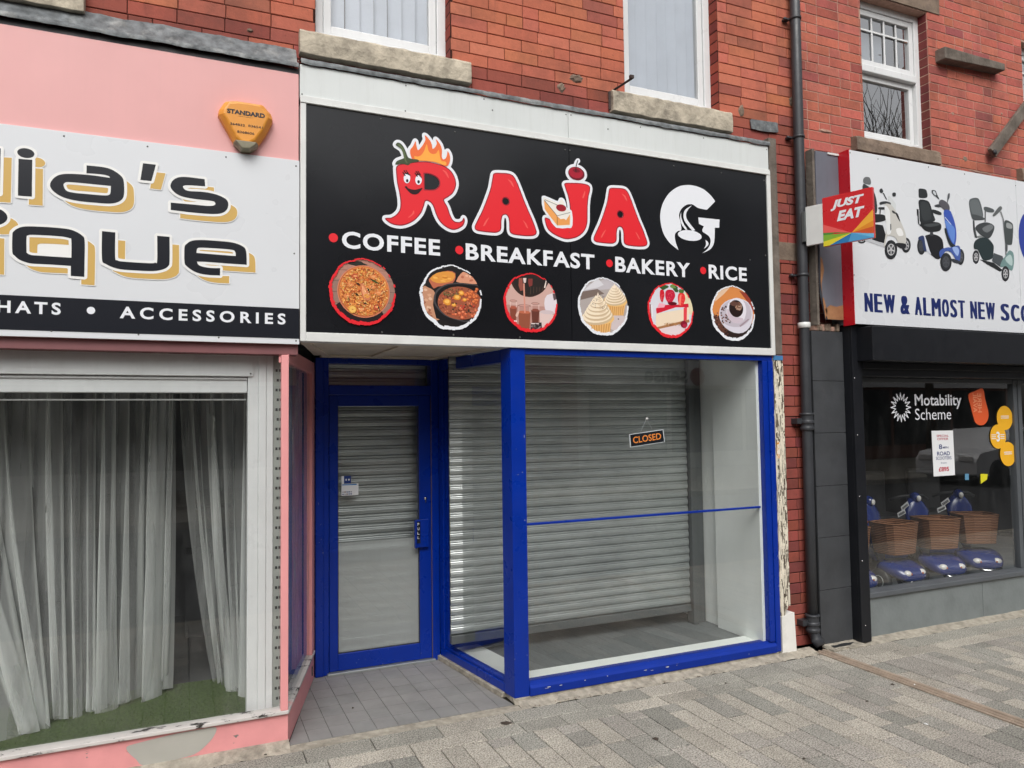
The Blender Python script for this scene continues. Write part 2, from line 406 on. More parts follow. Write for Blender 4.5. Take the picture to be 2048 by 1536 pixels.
def disc_around(mb, pts, d, y, n=8, **k):
    """a true outline: small discs and quads swept along the edge"""
    m = len(pts)
    for i in range(m):
        a, b = Vector(pts[i]), Vector(pts[(i+1) % m]); e = b-a
        if e.length < 1e-6: continue
        nrm = Vector((e.y, -e.x)).normalized()*d
        yy = y+1e-5*(i % 13)
        mb.poly([(a.x+nrm.x, yy, a.y+nrm.y), (b.x+nrm.x, yy, b.y+nrm.y), (b.x-nrm.x, yy, b.y-nrm.y), (a.x-nrm.x, yy, a.y-nrm.y)], **k)
        mb.poly([(p[0], yy-2e-4-1e-5*(i % 7), p[1]) for p in ell2(a.x, a.y, d, d, n)], **k)
def grown(mb, polys, d, y, cut=(), step=.0042, **k):
    """one clean sheet: everything within d of the outlines (marching squares)"""
    import numpy as np
    allp = [p for q in polys for p in q]
    x0, x1 = min(p[0] for p in allp)-d-2*step, max(p[0] for p in allp)+d+2*step; z0, z1 = min(p[1] for p in allp)-d-2*step, max(p[1] for p in allp)+d+2*step
    nx, nz = int((x1-x0)/step)+2, int((z1-z0)/step)+2
    X, Zg = np.meshgrid(x0+np.arange(nx)*step, z0+np.arange(nz)*step); P = np.stack([X.ravel(), Zg.ravel()], 1)
    def sdf(poly):
        a = np.array(poly); b = np.roll(a, -1, 0); D = np.full(len(P), 1e9); ins = np.zeros(len(P), bool)
        for (p, q) in zip(a, b):
            e = q-p; L = e@e
            if L < 1e-14: continue
            t = np.clip(((P-p)@e)/L, 0, 1); r = P-p-t[:, None]*e; D = np.minimum(D, (r**2).sum(1))
            c = ((p[1] > P[:, 1]) != (q[1] > P[:, 1])); 
            with np.errstate(divide='ignore', invalid='ignore'): xi = (q[0]-p[0])*(P[:, 1]-p[1])/(q[1]-p[1])+p[0]
            ins ^= c & (P[:, 0] < xi)
        D = np.sqrt(D); return np.where(ins, -D, D)
    F = np.full(len(P), 1e9)
    for q in polys: F = np.minimum(F, sdf(q)-d)
    for q in cut: F = np.maximum(F, -sdf(q))
    F = F.reshape(nz, nx); gx = lambda i: x0+i*step; gz = lambda j: z0+j*step
    for j in range(nz-1):
        run = None
        for i in range(nx-1):
            v = (F[j, i], F[j, i+1], F[j+1, i+1], F[j+1, i]); c = ((i, j), (i+1, j), (i+1, j+1), (i, j+1)); full = all(q < 0 for q in v)
            if full:
                if run is None: run = i
            if (not full or i == nx-2) and run is not None:
                e = i if not full else i+1; mb.add([(gx(run), y, gz(j)), (gx(e), y, gz(j)), (gx(e), y, gz(j+1)), (gx(run), y, gz(j+1))], [(0, 1, 2, 3)], **k); run = None
            if full or all(q >= 0 for q in v): continue
            pts = []
            for a in range(4):
                b = (a+1) % 4
                if v[a] < 0: pts.append((gx(c[a][0]), y, gz(c[a][1])))
                if (v[a] < 0) != (v[b] < 0):
                    t = v[a]/(v[a]-v[b]); pts.append((gx(c[a][0]+(c[b][0]-c[a][0])*t), y, gz(c[a][1]+(c[b][1]-c[a][1])*t)))
            if len(pts) > 2: mb.add(pts, [tuple(range(len(pts)))], **k)
def shape(mb, pts, y, holes=(), **k):
    mb.poly([(p[0], y, p[1]) for p in pts], [[(p[0], y, p[1]) for p in h] for h in holes], **k)
def text_geo(body, weight=0.0, shear=0.0, spacing=1.0, line=1.0, align='LEFT'):
    cu = bpy.data.curves.new('t', 'FONT'); cu.body = body; cu.offset = weight; cu.shear = shear; cu.space_character = spacing
    cu.space_line = line; cu.align_x = align; cu.resolution_u = 4
    o = bpy.data.objects.new('t', cu); COL.objects.link(o)
    dg = bpy.context.evaluated_depsgraph_get(); me = bpy.data.meshes.new_from_object(o.evaluated_get(dg))
    vs = [(v.co.x, v.co.y) for v in me.vertices]; fs = [tuple(p.vertices) for p in me.polygons]
    bpy.data.objects.remove(o); bpy.data.curves.remove(cu); bpy.data.meshes.remove(me)
    return vs, fs
def put_text(mb, body, x0, x1, z0, z1, y=0, fn=None, **k):
    """text fitted to a rectangle of the plane; fn maps (u,v) to 3-D when the plane is not Y=const"""
    kw = {a: k.pop(a) for a in ('weight', 'shear', 'spacing', 'line', 'align') if a in k}
    vs, fs = text_geo(body, **kw)
    a, b = min(v[0] for v in vs), max(v[0] for v in vs); c, d = min(v[1] for v in vs), max(v[1] for v in vs)
    q = [(x0+(v[0]-a)/(b-a)*(x1-x0), z0+(v[1]-c)/(d-c)*(z1-z0)) for v in vs]
    mb.add([fn(*p) if fn else (p[0], y, p[1]) for p in q], fs, **k)
def screw(parent, x, z, y, r=.0045, m=None):
    global _scr
    try: _scr
    except NameError:
        mb = MB(); mb.lathe((0, 0, 0), [(1, 0), (.8, -.35), (.35, -.5)], 10, 'Y'); _scr = mb.mesh('screw', m_screw)
    o = bpy.data.objects.new('screw', _scr); COL.objects.link(o); o.parent = parent
    o.location = Vector((x, y, z)); o.scale = (r, r, r)
    if parent.type == 'EMPTY': o.matrix_parent_inverse = Matrix.Translation(-Vector(parent.location))
    return o

# ================================================================== BRICKWORK
def brick_face(mb, u0, u1, z0, z1, put, holes=(), course=.0745, L=.232, H=.112, joint=.004, seed=1, base=(188, 88, 66), bvar=.05, dark=.08, zdark=None, headers=.12, proud=.006):
    rnd = random.Random(seed); nrow = int(round((z1-z0)/course))
    for r in range(nrow):
        a, b = z0+r*course, min(z1, z0+(r+1)*course)
        if b-a < .015: continue
        u = u0-(L*.5 if r % 2 else 0)-rnd.random()*.02
        while u < u1:
            wd = H if rnd.random() < headers else L*(1+rnd.uniform(-.015, .015))
            s, e = max(u, u0), min(u+wd, u1); u += wd
            if e-s < .02: continue
            segs = [(s, e)]
            for (h0, h1, g0, g1) in holes:
                if b > g0+.01 and a < g1-.01:
                    ns = []
                    for (p, q) in segs:
                        if q <= h0 or p >= h1: ns.append((p, q))
                        else:
                            if p < h0-.015: ns.append((p, h0))
                            if q > h1+.015: ns.append((h1, q))
                    segs = ns
            for (p, q) in segs:
                k = 1+rnd.gauss(0, bvar*.5); t = rnd.random()
                c = [base[0]*k, base[1]*k*(1+rnd.uniform(-.04, .05)), base[2]*k*(1+rnd.uniform(-.05, .05))]
                if t < dark: c = [c[0]*.86, c[1]*.86, c[2]*.93]
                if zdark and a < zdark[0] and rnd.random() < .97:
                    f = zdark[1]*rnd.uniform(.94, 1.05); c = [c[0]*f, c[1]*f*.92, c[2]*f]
                c = srgb(*[max(10, min(235, x)) for x in c])
                j = joint/2; d = proud+rnd.uniform(-.0012, .0012); ch = .003; tl = rnd.uniform(-.0008, .0008)
                A = [(p+j, a+j), (q-j, a+j), (q-j, b-j), (p+j, b-j)]; I = [(p+j+ch, a+j+ch), (q-j-ch, a+j+ch), (q-j-ch, b-j-ch), (p+j+ch, b-j-ch)]
                vs = [put(x, -.004, z) for x, z in A]+[put(x, d-ch, z) for x, z in A]+[put(x, d+(tl if i in (1, 2) else -tl), z) for i, (x, z) in enumerate(I)]
                fs = [(8, 9, 10, 11)]+[(4+i, 4+(i+1) % 4, 8+(i+1) % 4, 8+i) for i in range(4)]+[(i, (i+1) % 4, 4+(i+1) % 4, 4+i) for i in range(4)]
                mb.add(vs, fs, col=c)

BY = .12          # face of the brickwork
WTOP = 6.4
W1 = (.64, 1.432, 3.80, 5.3); W2 = (2.655, 3.438, 3.80, 5.3)
W0 = (-1.75, -.50, 3.80, 5.3)
bl = thing('brick_building', 'orange-red brick upper storey above the pink shop and the black chilli sign', 'building', (1.5, .12, 0))
mb = MB()
put = lambda x, d, z: (x, BY-d, z)
base1 = (188, 108, 85)
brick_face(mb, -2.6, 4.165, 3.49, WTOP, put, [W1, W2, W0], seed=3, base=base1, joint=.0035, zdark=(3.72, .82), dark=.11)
brick_face(mb, 3.72, 4.165, 0.0, 3.49, put, [], seed=5, base=(146, 76, 66), joint=.006, dark=.2, headers=.5)
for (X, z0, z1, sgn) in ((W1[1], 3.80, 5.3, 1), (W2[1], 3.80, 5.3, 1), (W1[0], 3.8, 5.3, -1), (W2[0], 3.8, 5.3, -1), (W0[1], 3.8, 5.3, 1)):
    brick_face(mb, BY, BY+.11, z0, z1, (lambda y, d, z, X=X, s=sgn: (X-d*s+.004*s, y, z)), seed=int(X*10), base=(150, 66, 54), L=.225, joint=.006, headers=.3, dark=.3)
obj('wall_face', mb, m_brick, bl)
mb = MB()
def wall_with_holes(mb, x0, x1, z0, z1, y0, y1, holes):
    xs = sorted({x0, x1, *[h[0] for h in holes], *[h[1] for h in holes]}); zs = sorted({z0, z1, *[min(max(h[2], z0), z1) for h in holes], *[min(h[3], z1) for h in holes]})
    for i in range(len(xs)-1):
        for j in range(len(zs)-1):
            cx, cz = (xs[i]+xs[i+1])/2, (zs[j]+zs[j+1])/2
            if any(h[0] < cx < h[1] and h[2] < cz < h[3] for h in holes): continue
            mb.box(xs[i], xs[i+1], y0, y1, zs[j], zs[j+1])
wall_with_holes(mb, -2.6, 4.165, 3.49, WTOP, BY, BY+.26, [W1, W2, W0])
mb.box(3.72, 4.165, BY, BY+.26, 0, 3.49)
obj('mortar_bed', mb, m_mortar_dark, bl)
# roof and rear volume, unseen from the front
boxes('roof', [(-2.6, 4.165, .38, 6.0, 6.1, WTOP), (-2.6, -2.5, .38, 6.0, 0, 6.1), (-2.6, 4.165, 5.9, 6.0, 0, 6.1), (3.9, 4.16, .38, 5.9, 0, 6.1)], m_mortar_dark, bl)

def upvc_window(parent, X0, X1, Z0, Z1, Y, name='window', georgian=False, split=None, blind=True, glass=None):
    fr = .055
    mb = MB()
    mb.box(X0, X0+fr, Y, Y+.07, Z0, Z1); mb.box(X1-fr, X1, Y, Y+.07, Z0, Z1)
    mb.box(X0+fr, X1-fr, Y, Y+.07, Z0, Z0+fr); mb.box(X0+fr, X1-fr, Y, Y+.07, Z1-fr, Z1)
    o = obj(name, mb, m_white_up, parent, .004)
    zz = [(Z0+fr, Z1-fr)] if not split else [(Z0+fr, split-.03), (split+.03, Z1-fr)]
    g = MB(); s2 = .045
    for i, (a, b) in enumerate(zz):
        mb = MB(); yy = Y+.012+(-.0 if not split else (.02 if i == 0 else .0))
        x0, x1 = X0+fr+.003, X1-fr-.003; a += .003; b -= .003
        for (q) in ((x0, x0+s2, a, b), (x1-s2, x1, a, b), (x0+s2, x1-s2, a, a+s2), (x0+s2, x1-s2, b-s2, b)):
            mb.box(q[0], q[1], yy, yy+.045, q[2], q[3])
        # sloped glazing bead
        for (q0, q1, r0, r1) in (((x0+s2, a+s2), (x1-s2, a+s2), (x1-s2-.012, a+s2+.012), (x0+s2+.012, a+s2+.012)),):
            mb.add([(q0[0], yy+.004, q0[1]), (q1[0], yy+.004, q1[1]), (r0[0], yy+.02, r0[1]), (r1[0], yy+.02, r1[1])], [(0, 1, 2, 3)])
        obj('sash', mb, m_white_up, o, .004)
        g.add([(x0+s2, yy+.022, a+s2), (x1-s2, yy+.022, a+s2), (x1-s2, yy+.022, b-s2), (x0+s2, yy+.022, b-s2)], [(0, 1, 2, 3)])
        if georgian and i == 1:
            mb = MB(); n = 4
            for k in range(1, n): xx = x0+s2+(x1-x0-2*s2)*k/n; mb.box(xx-.008, xx+.008, yy+.008, yy+.019, a+s2, b-s2)
            for zz2 in (.36,): z_ = a+s2+(b-a-2*s2)*zz2+.12; mb.box(x0+s2, x1-s2, yy+.007, yy+.0185, z_-.008, z_+.008)
            obj('glazing_bar', mb, m_white_up, o, .002)
    if split: boxes('meeting_rail', [(X0+fr, X1-fr, Y-.008, Y+.06, split-.03, split+.03)], m_white_up, o, .006)
    obj('pane', g, glass or m_glass_up, o)
    mb = MB()
    if blind:
        n = int((X1-X0)/.085)
        for k in range(n):
            xx = X0+.03+k*.085; a = .9+.5*sin(k*2.1)
            mb.add([(xx, Y+.095, Z0-.0), (xx+.08*cos(a*.4), Y+.075-.02*a, Z0), (xx+.08*cos(a*.4), Y+.075-.02*a, Z1), (xx, Y+.095, Z1)], [(0, 1, 2, 3)])
        obj('blind', mb, m_blind, o)
    return o
WY = BY+.085
for (X0, X1, Z0, Z1) in (W1, W2, W0):
    upvc_window(bl, X0, X1, Z0+.012, Z1, WY)
    boxes('sill_nosing', [(X0+.01, X1+.02, WY-.045, WY-.001, Z0+.008, Z0+.034)], m_white_up, bl, .005)
    boxes('dark_room', [(X0-.05, X1+.05, WY+.26, WY+.28, Z0-.1, Z1+.1), ], m_int_grey, bl)
def stone_sill(parent, X0, X1, Y0, Y1, Z0, Z1, m, seed=0):
    rnd = random.Random(seed); n = 22; mb = MB(); prof = [(Y0, Z0), (Y0-.002, Z0+.5*(Z1-Z0)), (Y0+.004, Z1-.012), (Y0+.016, Z1), (Y1, Z1+.012), (Y1, Z0)]
    vs = []
    for i in range(n+1):
        x = X0+(X1-X0)*i/n
        for (y, z) in prof: vs.append((x+(rnd.uniform(-.004, .004) if 0 < i < n else 0), y+rnd.uniform(-.003, .003), z+rnd.uniform(-.003, .003)))
    m_ = len(prof); fs = [(i*m_+j, i*m_+(j+1) % m_, (i+1)*m_+(j+1) % m_, (i+1)*m_+j) for i in range(n) for j in range(m_)]
    mb.add(vs, fs+[tuple(range(m_)), tuple(range(n*m_, (n+1)*m_))])
    return obj('stone_sill', mb, m, parent, .004)
s = PY(600, 105, .06); stone_sill(bl, .548, 1.545, .06, .20, 3.652, 3.79, m_stone, 1)
stone_sill(bl, 2.528, 3.508, .06, .20, 3.645, 3.79, m_stone, 2)
stone_sill(bl, -1.9, -.475, .055, .20, 3.655, 3.79, m_stone, 3)

# lead flashing: lumpy strip dressed from the wall over the top of the boards
def lead(parent, X0, X1, zw, zf, yf, lip, seed, amp=.006, n=90, yw=None):
    rnd = random.Random(seed); mb = MB(); vs = []; yw = BY-.012 if yw is None else yw
    jit = [rnd.uniform(-1, 1) for _ in range(n+3)]
    for i in range(n+1):
        x = X0+(X1-X0)*i/n; a = (jit[i]+jit[i+1]+jit[i+2])/3*amp*2; b = rnd.uniform(-1, 1)*amp*.35
        for (y, z) in ((yw, zw+a), (yw-.012, zw-.012+a), ((yw*.4+yf*.6), zf+.016+b), (yf-.004, zf+.004+b), (yf-.010+b*.4, zf-lip*.5), (yf-.008, zf-lip+a*.8)): vs.append((x, y, z))
    fs = [(i*6+j, i*6+j+1, (i+1)*6+j+1, (i+1)*6+j) for i in range(n) for j in range(5)]
    mb.add(vs, fs, smooth=True)
    return obj('lead_flashing', mb, m_lead, parent)
lead(bl, -2.6, .532, 3.685, 3.552, -.01, .022, 5, .004)
lead(bl, .545, 3.77, 3.625, 3.583, -.006, .026, 6, .004, 130)
mb = MB(); q = [PY(x, y, .108) for x, y in ((1502, 238), (1556, 245), (1557, 264), (1530, 262), (1505, 256))]
mb.poly([(p.x, .108+.004*(i % 2), p.z) for i, p in enumerate(q)]); q2 = [PY(x, y, .09) for x, y in ((1502, 238), (1556, 245), (1557, 264), (1530, 262), (1505, 256))]
mb.prism([(p.x, p.z) for p in q2], .098, .106); obj('lead_scrap', mb, m_lead, bl)
# iron bracket above the sign
mb = MB(); a, b = PY(1218, 186, .11), PY(1265, 156, -.04)
mb.tube([(a.x, .12, a.z), (b.x, -.04, b.z)], .009, 4, smooth=False); mb.tube([(a.x, .10, a.z+.005), (a.x, .10, a.z-.115)], .011, 4, smooth=False)
mb.box(b.x-.02, b.x+.006, -.05, -.03, b.z-.004, b.z+.016)
obj('iron_bracket', mb, m_iron, bl)
# patched mortar lumps and old fixing holes in the brick
def lump(parent, cx, cz, rx, rz, m, seed, yb=BY-.006, th=.008, name='mortar_patch'):
    rnd = random.Random(seed); n = 16; mb = MB()
    o = [(cx+rx*cos(2*pi*i/n)*rnd.uniform(.7, 1.1), cz+rz*sin(2*pi*i/n)*rnd.uniform(.7, 1.1)) for i in range(n)]
    i_ = [(cx+(x-cx)*.6, cz+(z-cz)*.6) for x, z in o]
    vs = [(x, yb, z) for x, z in o]+[(x, yb-th*rnd.uniform(.6, 1.2), z) for x, z in i_]
    mb.add(vs, [(i, (i+1) % n, n+(i+1) % n, n+i) for i in range(n)]+[tuple(range(n, 2*n))])
    return obj(name, mb, m, parent)
p = PY(1152, 158, BY); lump(bl, p.x, p.z, .055, .032, m_mortar, 1)
p = PY(1122, 176, BY); lump(bl, p.x, p.z, .03, .035, m_stone_dark, 2)
p = PY(1482, 222, BY); lump(bl, p.x, p.z, .03, .05, m_stone_dark, 4)
p = PY(1585, 205, BY); lump(bl, p.x, p.z, .05, .05, m_stone_dark, 5)
p = PY(500, 62, BY); lump(bl, p.x, p.z, .018, .012, m_stone_dark, 6)

# ------------------------------------------------------------------ right-hand brick building
br = thing('brick_building', 'brick upper storey with pale mortar above the scooter shop sign', 'building', (6.5, .12, 0))
W3 = (4.86, 5.625, 3.80, 4.99); W4 = (6.86, 7.6, 3.80, 4.99)
mb = MB(); put2 = lambda x, d, z: (x, BY-d, z)
brick_face(mb, 4.175, 10.5, 3.42, WTOP, put2, [W3, W4], seed=11, base=(182, 102, 88), joint=.006, course=.0755, bvar=.07, dark=.09, headers=.35, L=.225, proud=.002)
brick_face(mb, 4.175, 4.45, 2.26, 3.42, put2, [], seed=12, base=(160, 78, 66), joint=.009, headers=.5, dark=.3, proud=.002)
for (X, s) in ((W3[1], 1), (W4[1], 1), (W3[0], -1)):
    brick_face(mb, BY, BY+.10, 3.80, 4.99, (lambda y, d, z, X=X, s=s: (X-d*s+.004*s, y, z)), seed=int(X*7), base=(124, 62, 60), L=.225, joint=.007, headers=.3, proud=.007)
obj('wall_face', mb, m_brick2, br)
mb = MB(); wall_with_holes(mb, 4.172, 10.5, 3.42, WTOP, BY+.002, BY+.26, [W3, W4]); mb.box(4.172, 4.45, BY+.002, BY+.26, 2.26, 3.42)
obj('mortar_bed', mb, m_mortar_pale, br)
boxes('roof', [(4.172, 10.5, .38, 6.0, 6.1, WTOP), (10.4, 10.5, .38, 6, 0, 6.1), (4.172, 10.4, 5.9, 6.0, 0, 6.1)], m_mortar_dark, br)
for k, W in enumerate((W3, W4)):
    upvc_window(br, W[0], W[1], W[2]+.03, W[3], BY+.08, georgian=True, split=4.44, blind=False, glass=m_glass_sky)
    boxes('dark_room', [(W[0]-.3, W[1]+.3, BY+.5, BY+.52, 3.6, 5.2)], m_int_dark, br)
    boxes('net_curtain', [(W[0]+.05, W[0]+.52, BY+.24, BY+.245, 4.45, 5.0), ], m_blind, br)
    stone_sill(br, W[0]-.155, W[1]+.03, .06, .2, 3.685, 3.80, m_stone_dark, 9+k)
boxes('lintel', [(W3[0]-.15, W3[1]+.15, BY-.01, BY+.1, 5.0, 5.15)], m_stone_dark, br)
# pale band of old render where the flashing was, and mortar blobs
for i, (x, y, rx, rz) in enumerate(((1650, 262, .09, .016), (1720, 285, .06, .03), (1930, 318, .03, .03), (1875, 330, .12, .012), (1960, 345, .18, .012), (1905, 228, .02, .02), (2003, 228, .014, .014), (1810, 85, .03, .006))):
    p = PY(x, y, BY); lump(br, p.x, p.z, rx, rz, m_mortar_pale if i not in (1, 2) else m_stone_dark, 20+i, BY+.0005)
for (b0, b1, c) in ((3.842, 4.16, bl), (4.178, 4.23, br)):
    p, q = PY(1590, 486, .11), PY(1590, 522, .11); boxes('stone_band', [(b0, b1, .1125, .14, q.z, p.z)], m_stone_dark, c, .004)
# two pieces of left-over timber
mb = MB(); a, b = PY(1888, 104, .04), PY(2008, 135, .04)
mb.hexa([(a.x, .03, a.z-.055), (b.x, .03, b.z-.03), (a.x, .125, a.z-.055), (b.x, .125, b.z-.03), (a.x, .03, a.z+.045), (b.x, .03, b.z+.03), (a.x, .125, a.z+.05), (b.x, .125, b.z+.035)])
tag(obj('timber_beam', mb, m_oldwood, None, .006), 'short blackened timber beam fixed level to the brick right of the scooter shop window', 'timber beam')
mb = MB(); a, b = PY(1985, 306, .06), PY(2060, 205, .06); d = (b-a).normalized(); n = Vector((-d.z, 0, d.x))*.045
mb.hexa([tuple(Vector((q.x, y, q.z))+s*n) for s in (-1, 1) for y in (.05, .085) for q in (a, b)])
pl = tag(obj('timber_plank', mb, m_oldwood, None, .004), 'grey plank slanting up across the brick below the far right window', 'timber plank')
mb = MB(); mb.lathe((a.x, .045, a.z), [(.022, .004), (.022, -.012), (.012, -.016)], 12, 'Y'); obj('end_bolt', mb, m_plastic, pl)

# ================================================================== DRAINPIPE
dp = thing('drainpipe', 'dark grey cast iron drainpipe running down between the two buildings', 'drainpipe', (4.1, .06, 0))
a0, a1 = PY(1589.5, 2, .055), PY(1625, 1235, .055)
def pipe_at(z): t = (z-a1.z)/(a0.z-a1.z); return Vector((a1.x+(a0.x-a1.x)*t, .055, z))
mb = MB(); mb.tube([pipe_at(z) for z in (.16, 1.0, 2.0, 3.0, 4.0, WTOP)], .037, 18); obj('pipe', mb, m_pipe, dp)
def bracket(y_px):
    p = PY(1600, y_px, .055); c = pipe_at(p.z); mb = MB(); mb.lathe(c, [(.039, -.01), (.043, -.009), (.043, .009), (.039, .01)], 18)
    mb.box(c.x-.075, c.x-.03, c.y+.02, BY, c.z-.006, c.z+.006); mb.ell((c.x-.075, c.y+.03, c.z), (.012, .012, .012), 8, 6); obj('bracket', mb, m_pipe, dp)
for v in (40, 275, 550): bracket(v)
def collar(z, r=.05):
    c = pipe_at(z); mb = MB(); mb.lathe(c, [(.037, -.07), (r-.003, -.066), (r, -.06), (r, -.045), (r-.006, -.04), (r-.006, -.022), (r, -.017), (r, .0), (r-.006, .006), (r-.005, .04), (r+.002, .046), (r, .056), (.037, .06)], 20)
    mb.box(c.x-.09, c.x-.02, c.y, BY, c.z-.02, c.z+.02); obj('collar', mb, m_pipe, dp, .002)
collar(PY(1610, 842, .055).z); collar(PY(1622, 1245, .055).z)
c = pipe_at(2.3); mb = MB(); mb.lathe(c, [(.041, -.02), (.044, -.018), (.044, .018), (.041, .02)], 16); obj('white_band', mb, m_white_trim, dp)
c = pipe_at(.16); mb = MB(); mb.tube([c+Vector((0, 0, .02)), c+Vector((0, -.003, -.05)), c+Vector((.005, -.025, -.10)), c+Vector((.012, -.06, -.135))], [.04, .042, .042, .038], 16); obj('shoe', mb, m_pipe, dp)

# ================================================================== GROUND
mb = MB(); mb.box(-60, 90, -2.62, -.0, -.16, -.012); g = structure(obj('pavement', mb, m_joint)); 
mb = MB(); mb.box(-80, 110, -9.6, -2.74, -.3, -.13); structure(obj('road', mb, m_tar))
mb = MB(); mb.box(-80, 110, -2.74, -2.62, -.3, -.0); mb.box(-80, 110, -9.75, -9.6, -.3, 0); structure(obj('kerb', mb, m_conc, None, .01))
mb = MB(); mb.box(-80, 110, -15.9, -9.75, -.3, -.004); structure(obj('far_pavement', mb, m_conc))
mb = MB(); mb.box(-150, 150, -150, 150, -.6, -.31); structure(obj('ground', mb, m_tar))
rnd = random.Random(42)
def pave(mb, x0, x1, y0, y1, c, zt=0.0):
    g = .0026; k = .003; z = zt+rnd.uniform(-.0012, .0012); a = rnd.uniform(-.0006, .0006)
    X0, X1, Y0, Y1 = x0+g, x1-g, y0+g, y1-g
    o = [(X0, Y0), (X1, Y0), (X1, Y1), (X0, Y1)]; i_ = [(X0+k, Y0+k), (X1-k, Y0+k), (X1-k, Y1-k), (X0+k, Y1-k)]
    vs = [(x, y, zt-.02) for x, y in o]+[(x, y, z-.0018) for x, y in o]+[(x, y, z+(a if j < 2 else -a)) for j, (x, y) in enumerate(i_)]
    mb.add(vs, [(8, 9, 10, 11)]+[(4+i, 4+(i+1) % 4, 8+(i+1) % 4, 8+i) for i in range(4)]+[(i, (i+1) % 4, 4+(i+1) % 4, 4+i) for i in range(4)], col=c)
def pcol():
    t = rnd.random()
    if t < .14: c = (144, 142, 134)
    elif t < .34: c = (151, 148, 140)
    elif t < .62: c = (160, 155, 147)
    else: c = (170, 164, 153)
    k = rnd.uniform(.96, 1.04); return srgb(*[x*k for x in c], .98)
pv = MB()
CH0, CH1 = 4.02, 4.13      # channel
for (ya, yb, L0, L1) in ((-.245, -.085, .3, .46), (-.375, -.245, .22, .42)):
    x = -3.0
    while x < 12:
        L = rnd.uniform(L0, L1); e = x+L
        for (s, t) in ([(x, e)] if (e <= CH0 or x >= CH1) else [(x, CH0), (CH1, e)]):
            if t-s > .02: pave(pv, s, t, ya, yb, (lambda k, c: srgb(*[v*k for v in c]))(rnd.uniform(.95, 1.05), (150, 147, 138) if rnd.random() < .6 else (168, 162, 151)))
        x = e
x = -3.0; i = 0
while x < 12:
    wd = .132 if rnd.random() < .75 else .112
    x2 = x+wd
    if x < CH0 < x2: x2 = CH0
    y = -.375-rnd.choice((0, .1, .2, .3)); 
    if y < -.376: pave(pv, x, x2, y, -.375, pcol())
    while y > -2.6:
        L = rnd.choice((.18, .25, .3, .3, .38)); y2 = max(-2.62, y-L)
        if y-y2 > .02: pave(pv, x, x2, y2, y, pcol())
        y = y2
    x = x2
    if abs(x-CH0) < 1e-6: x = CH1
obj('paving_block', pv, m_paver, g)
# crumbly concrete strip and stone threshold edge against the shopfronts
def rough_strip(name, X0, X1, y_in, y_out, z_in, z_out, m, parent, seed, n=90, amp=.014):
    r = random.Random(seed); vs = []
    for i in range(n+1):
        x = X0+(X1-X0)*i/n
        vs += [(x, y_in, z_in), (x, (y_in*2+y_out)/3, z_in*.6+z_out*.4+r.uniform(0, .006)), (x, (y_in+2*y_out)/3+r.uniform(-.5, .5)*amp, z_out+.005+r.uniform(-.002, .003)), (x, y_out+r.uniform(-1, 1)*amp, z_out-.004)]
    mb = MB(); mb.add(vs, [(i*4+j, i*4+j+1, (i+1)*4+j+1, (i+1)*4+j) for i in range(n) for j in range(3)]); return obj(name, mb, m, parent)
rough_strip('bedding_strip', -3, .49, .02, -.085, .028, 0, m_conc, g, 1)
rough_strip('bedding_strip', 1.76, 4.02, .02, -.080, .024, 0, m_conc, g, 2)
rough_strip('bedding_strip', 4.13, 12, .06, -.085, .020, 0, m_conc, g, 3)
boxes('threshold_fill', [(.47, 1.76, -.086, -.0, -.03, -.0015)], m_paver if False else m_conc, g)
# recessed tiled entrance
# ------------------------------------------------------------------ entrance floor
def clip(poly, conv):
    """Sutherland-Hodgman against a convex outline"""
    if area(conv) < 0: conv = conv[::-1]
    out = list(poly)
    for i in range(len(conv)):
        a, b = conv[i], conv[(i+1) % len(conv)]; inp, out = out, []
        if not inp: return []
        sd_ = lambda p: (b[0]-a[0])*(p[1]-a[1])-(b[1]-a[1])*(p[0]-a[0])
        for j in range(len(inp)):
            p, q = inp[j], inp[(j+1) % len(inp)]; sp, sq = sd_(p), sd_(q)
            if sp >= 0: out.append(p)
            if (sp >= 0) != (sq >= 0):
                t = sp/(sp-sq); out.append((p[0]+(q[0]-p[0])*t, p[1]+(q[1]-p[1])*t))
    return out
ENT = [(.487, .0), (1.738, .0), (1.60, .975), (.76, .975)]
mb = MB(); mb.prism([(.47, -.0), (1.76, -.0), (1.62, 1.1), (.74, 1.1)], -.04, -.004, 'Z')
ef = structure(obj('entrance_floor', mb, m_joint))
mb = MB(); r_ = random.Random(8)
for i in range(12):
    for j in range(8):
        x, y = .476+i*.1175, -.0+j*.146; k = r_.uniform(.93, 1.05)
        t = clip([(x+.0015, y+.0015), (x+.116, y+.0015), (x+.116, y+.1445), (x+.0015, y+.1445)], ENT)
        if len(t) > 2 and abs(area(t)) > 1e-4: mb.prism(t, -.02, .001+r_.uniform(0, .0008), 'Z', mi=r_.choice((0, 0, 1)))
m_tile2 = M('grey_quarry_tile_b', srgb(131, 130, 128), .6, .12, 6, bump=.1, bsc=50, dirt=.25, dirtcol=(.1, .1, .1))
obj('floor_tile', mb, [m_tile, m_tile2], ef)

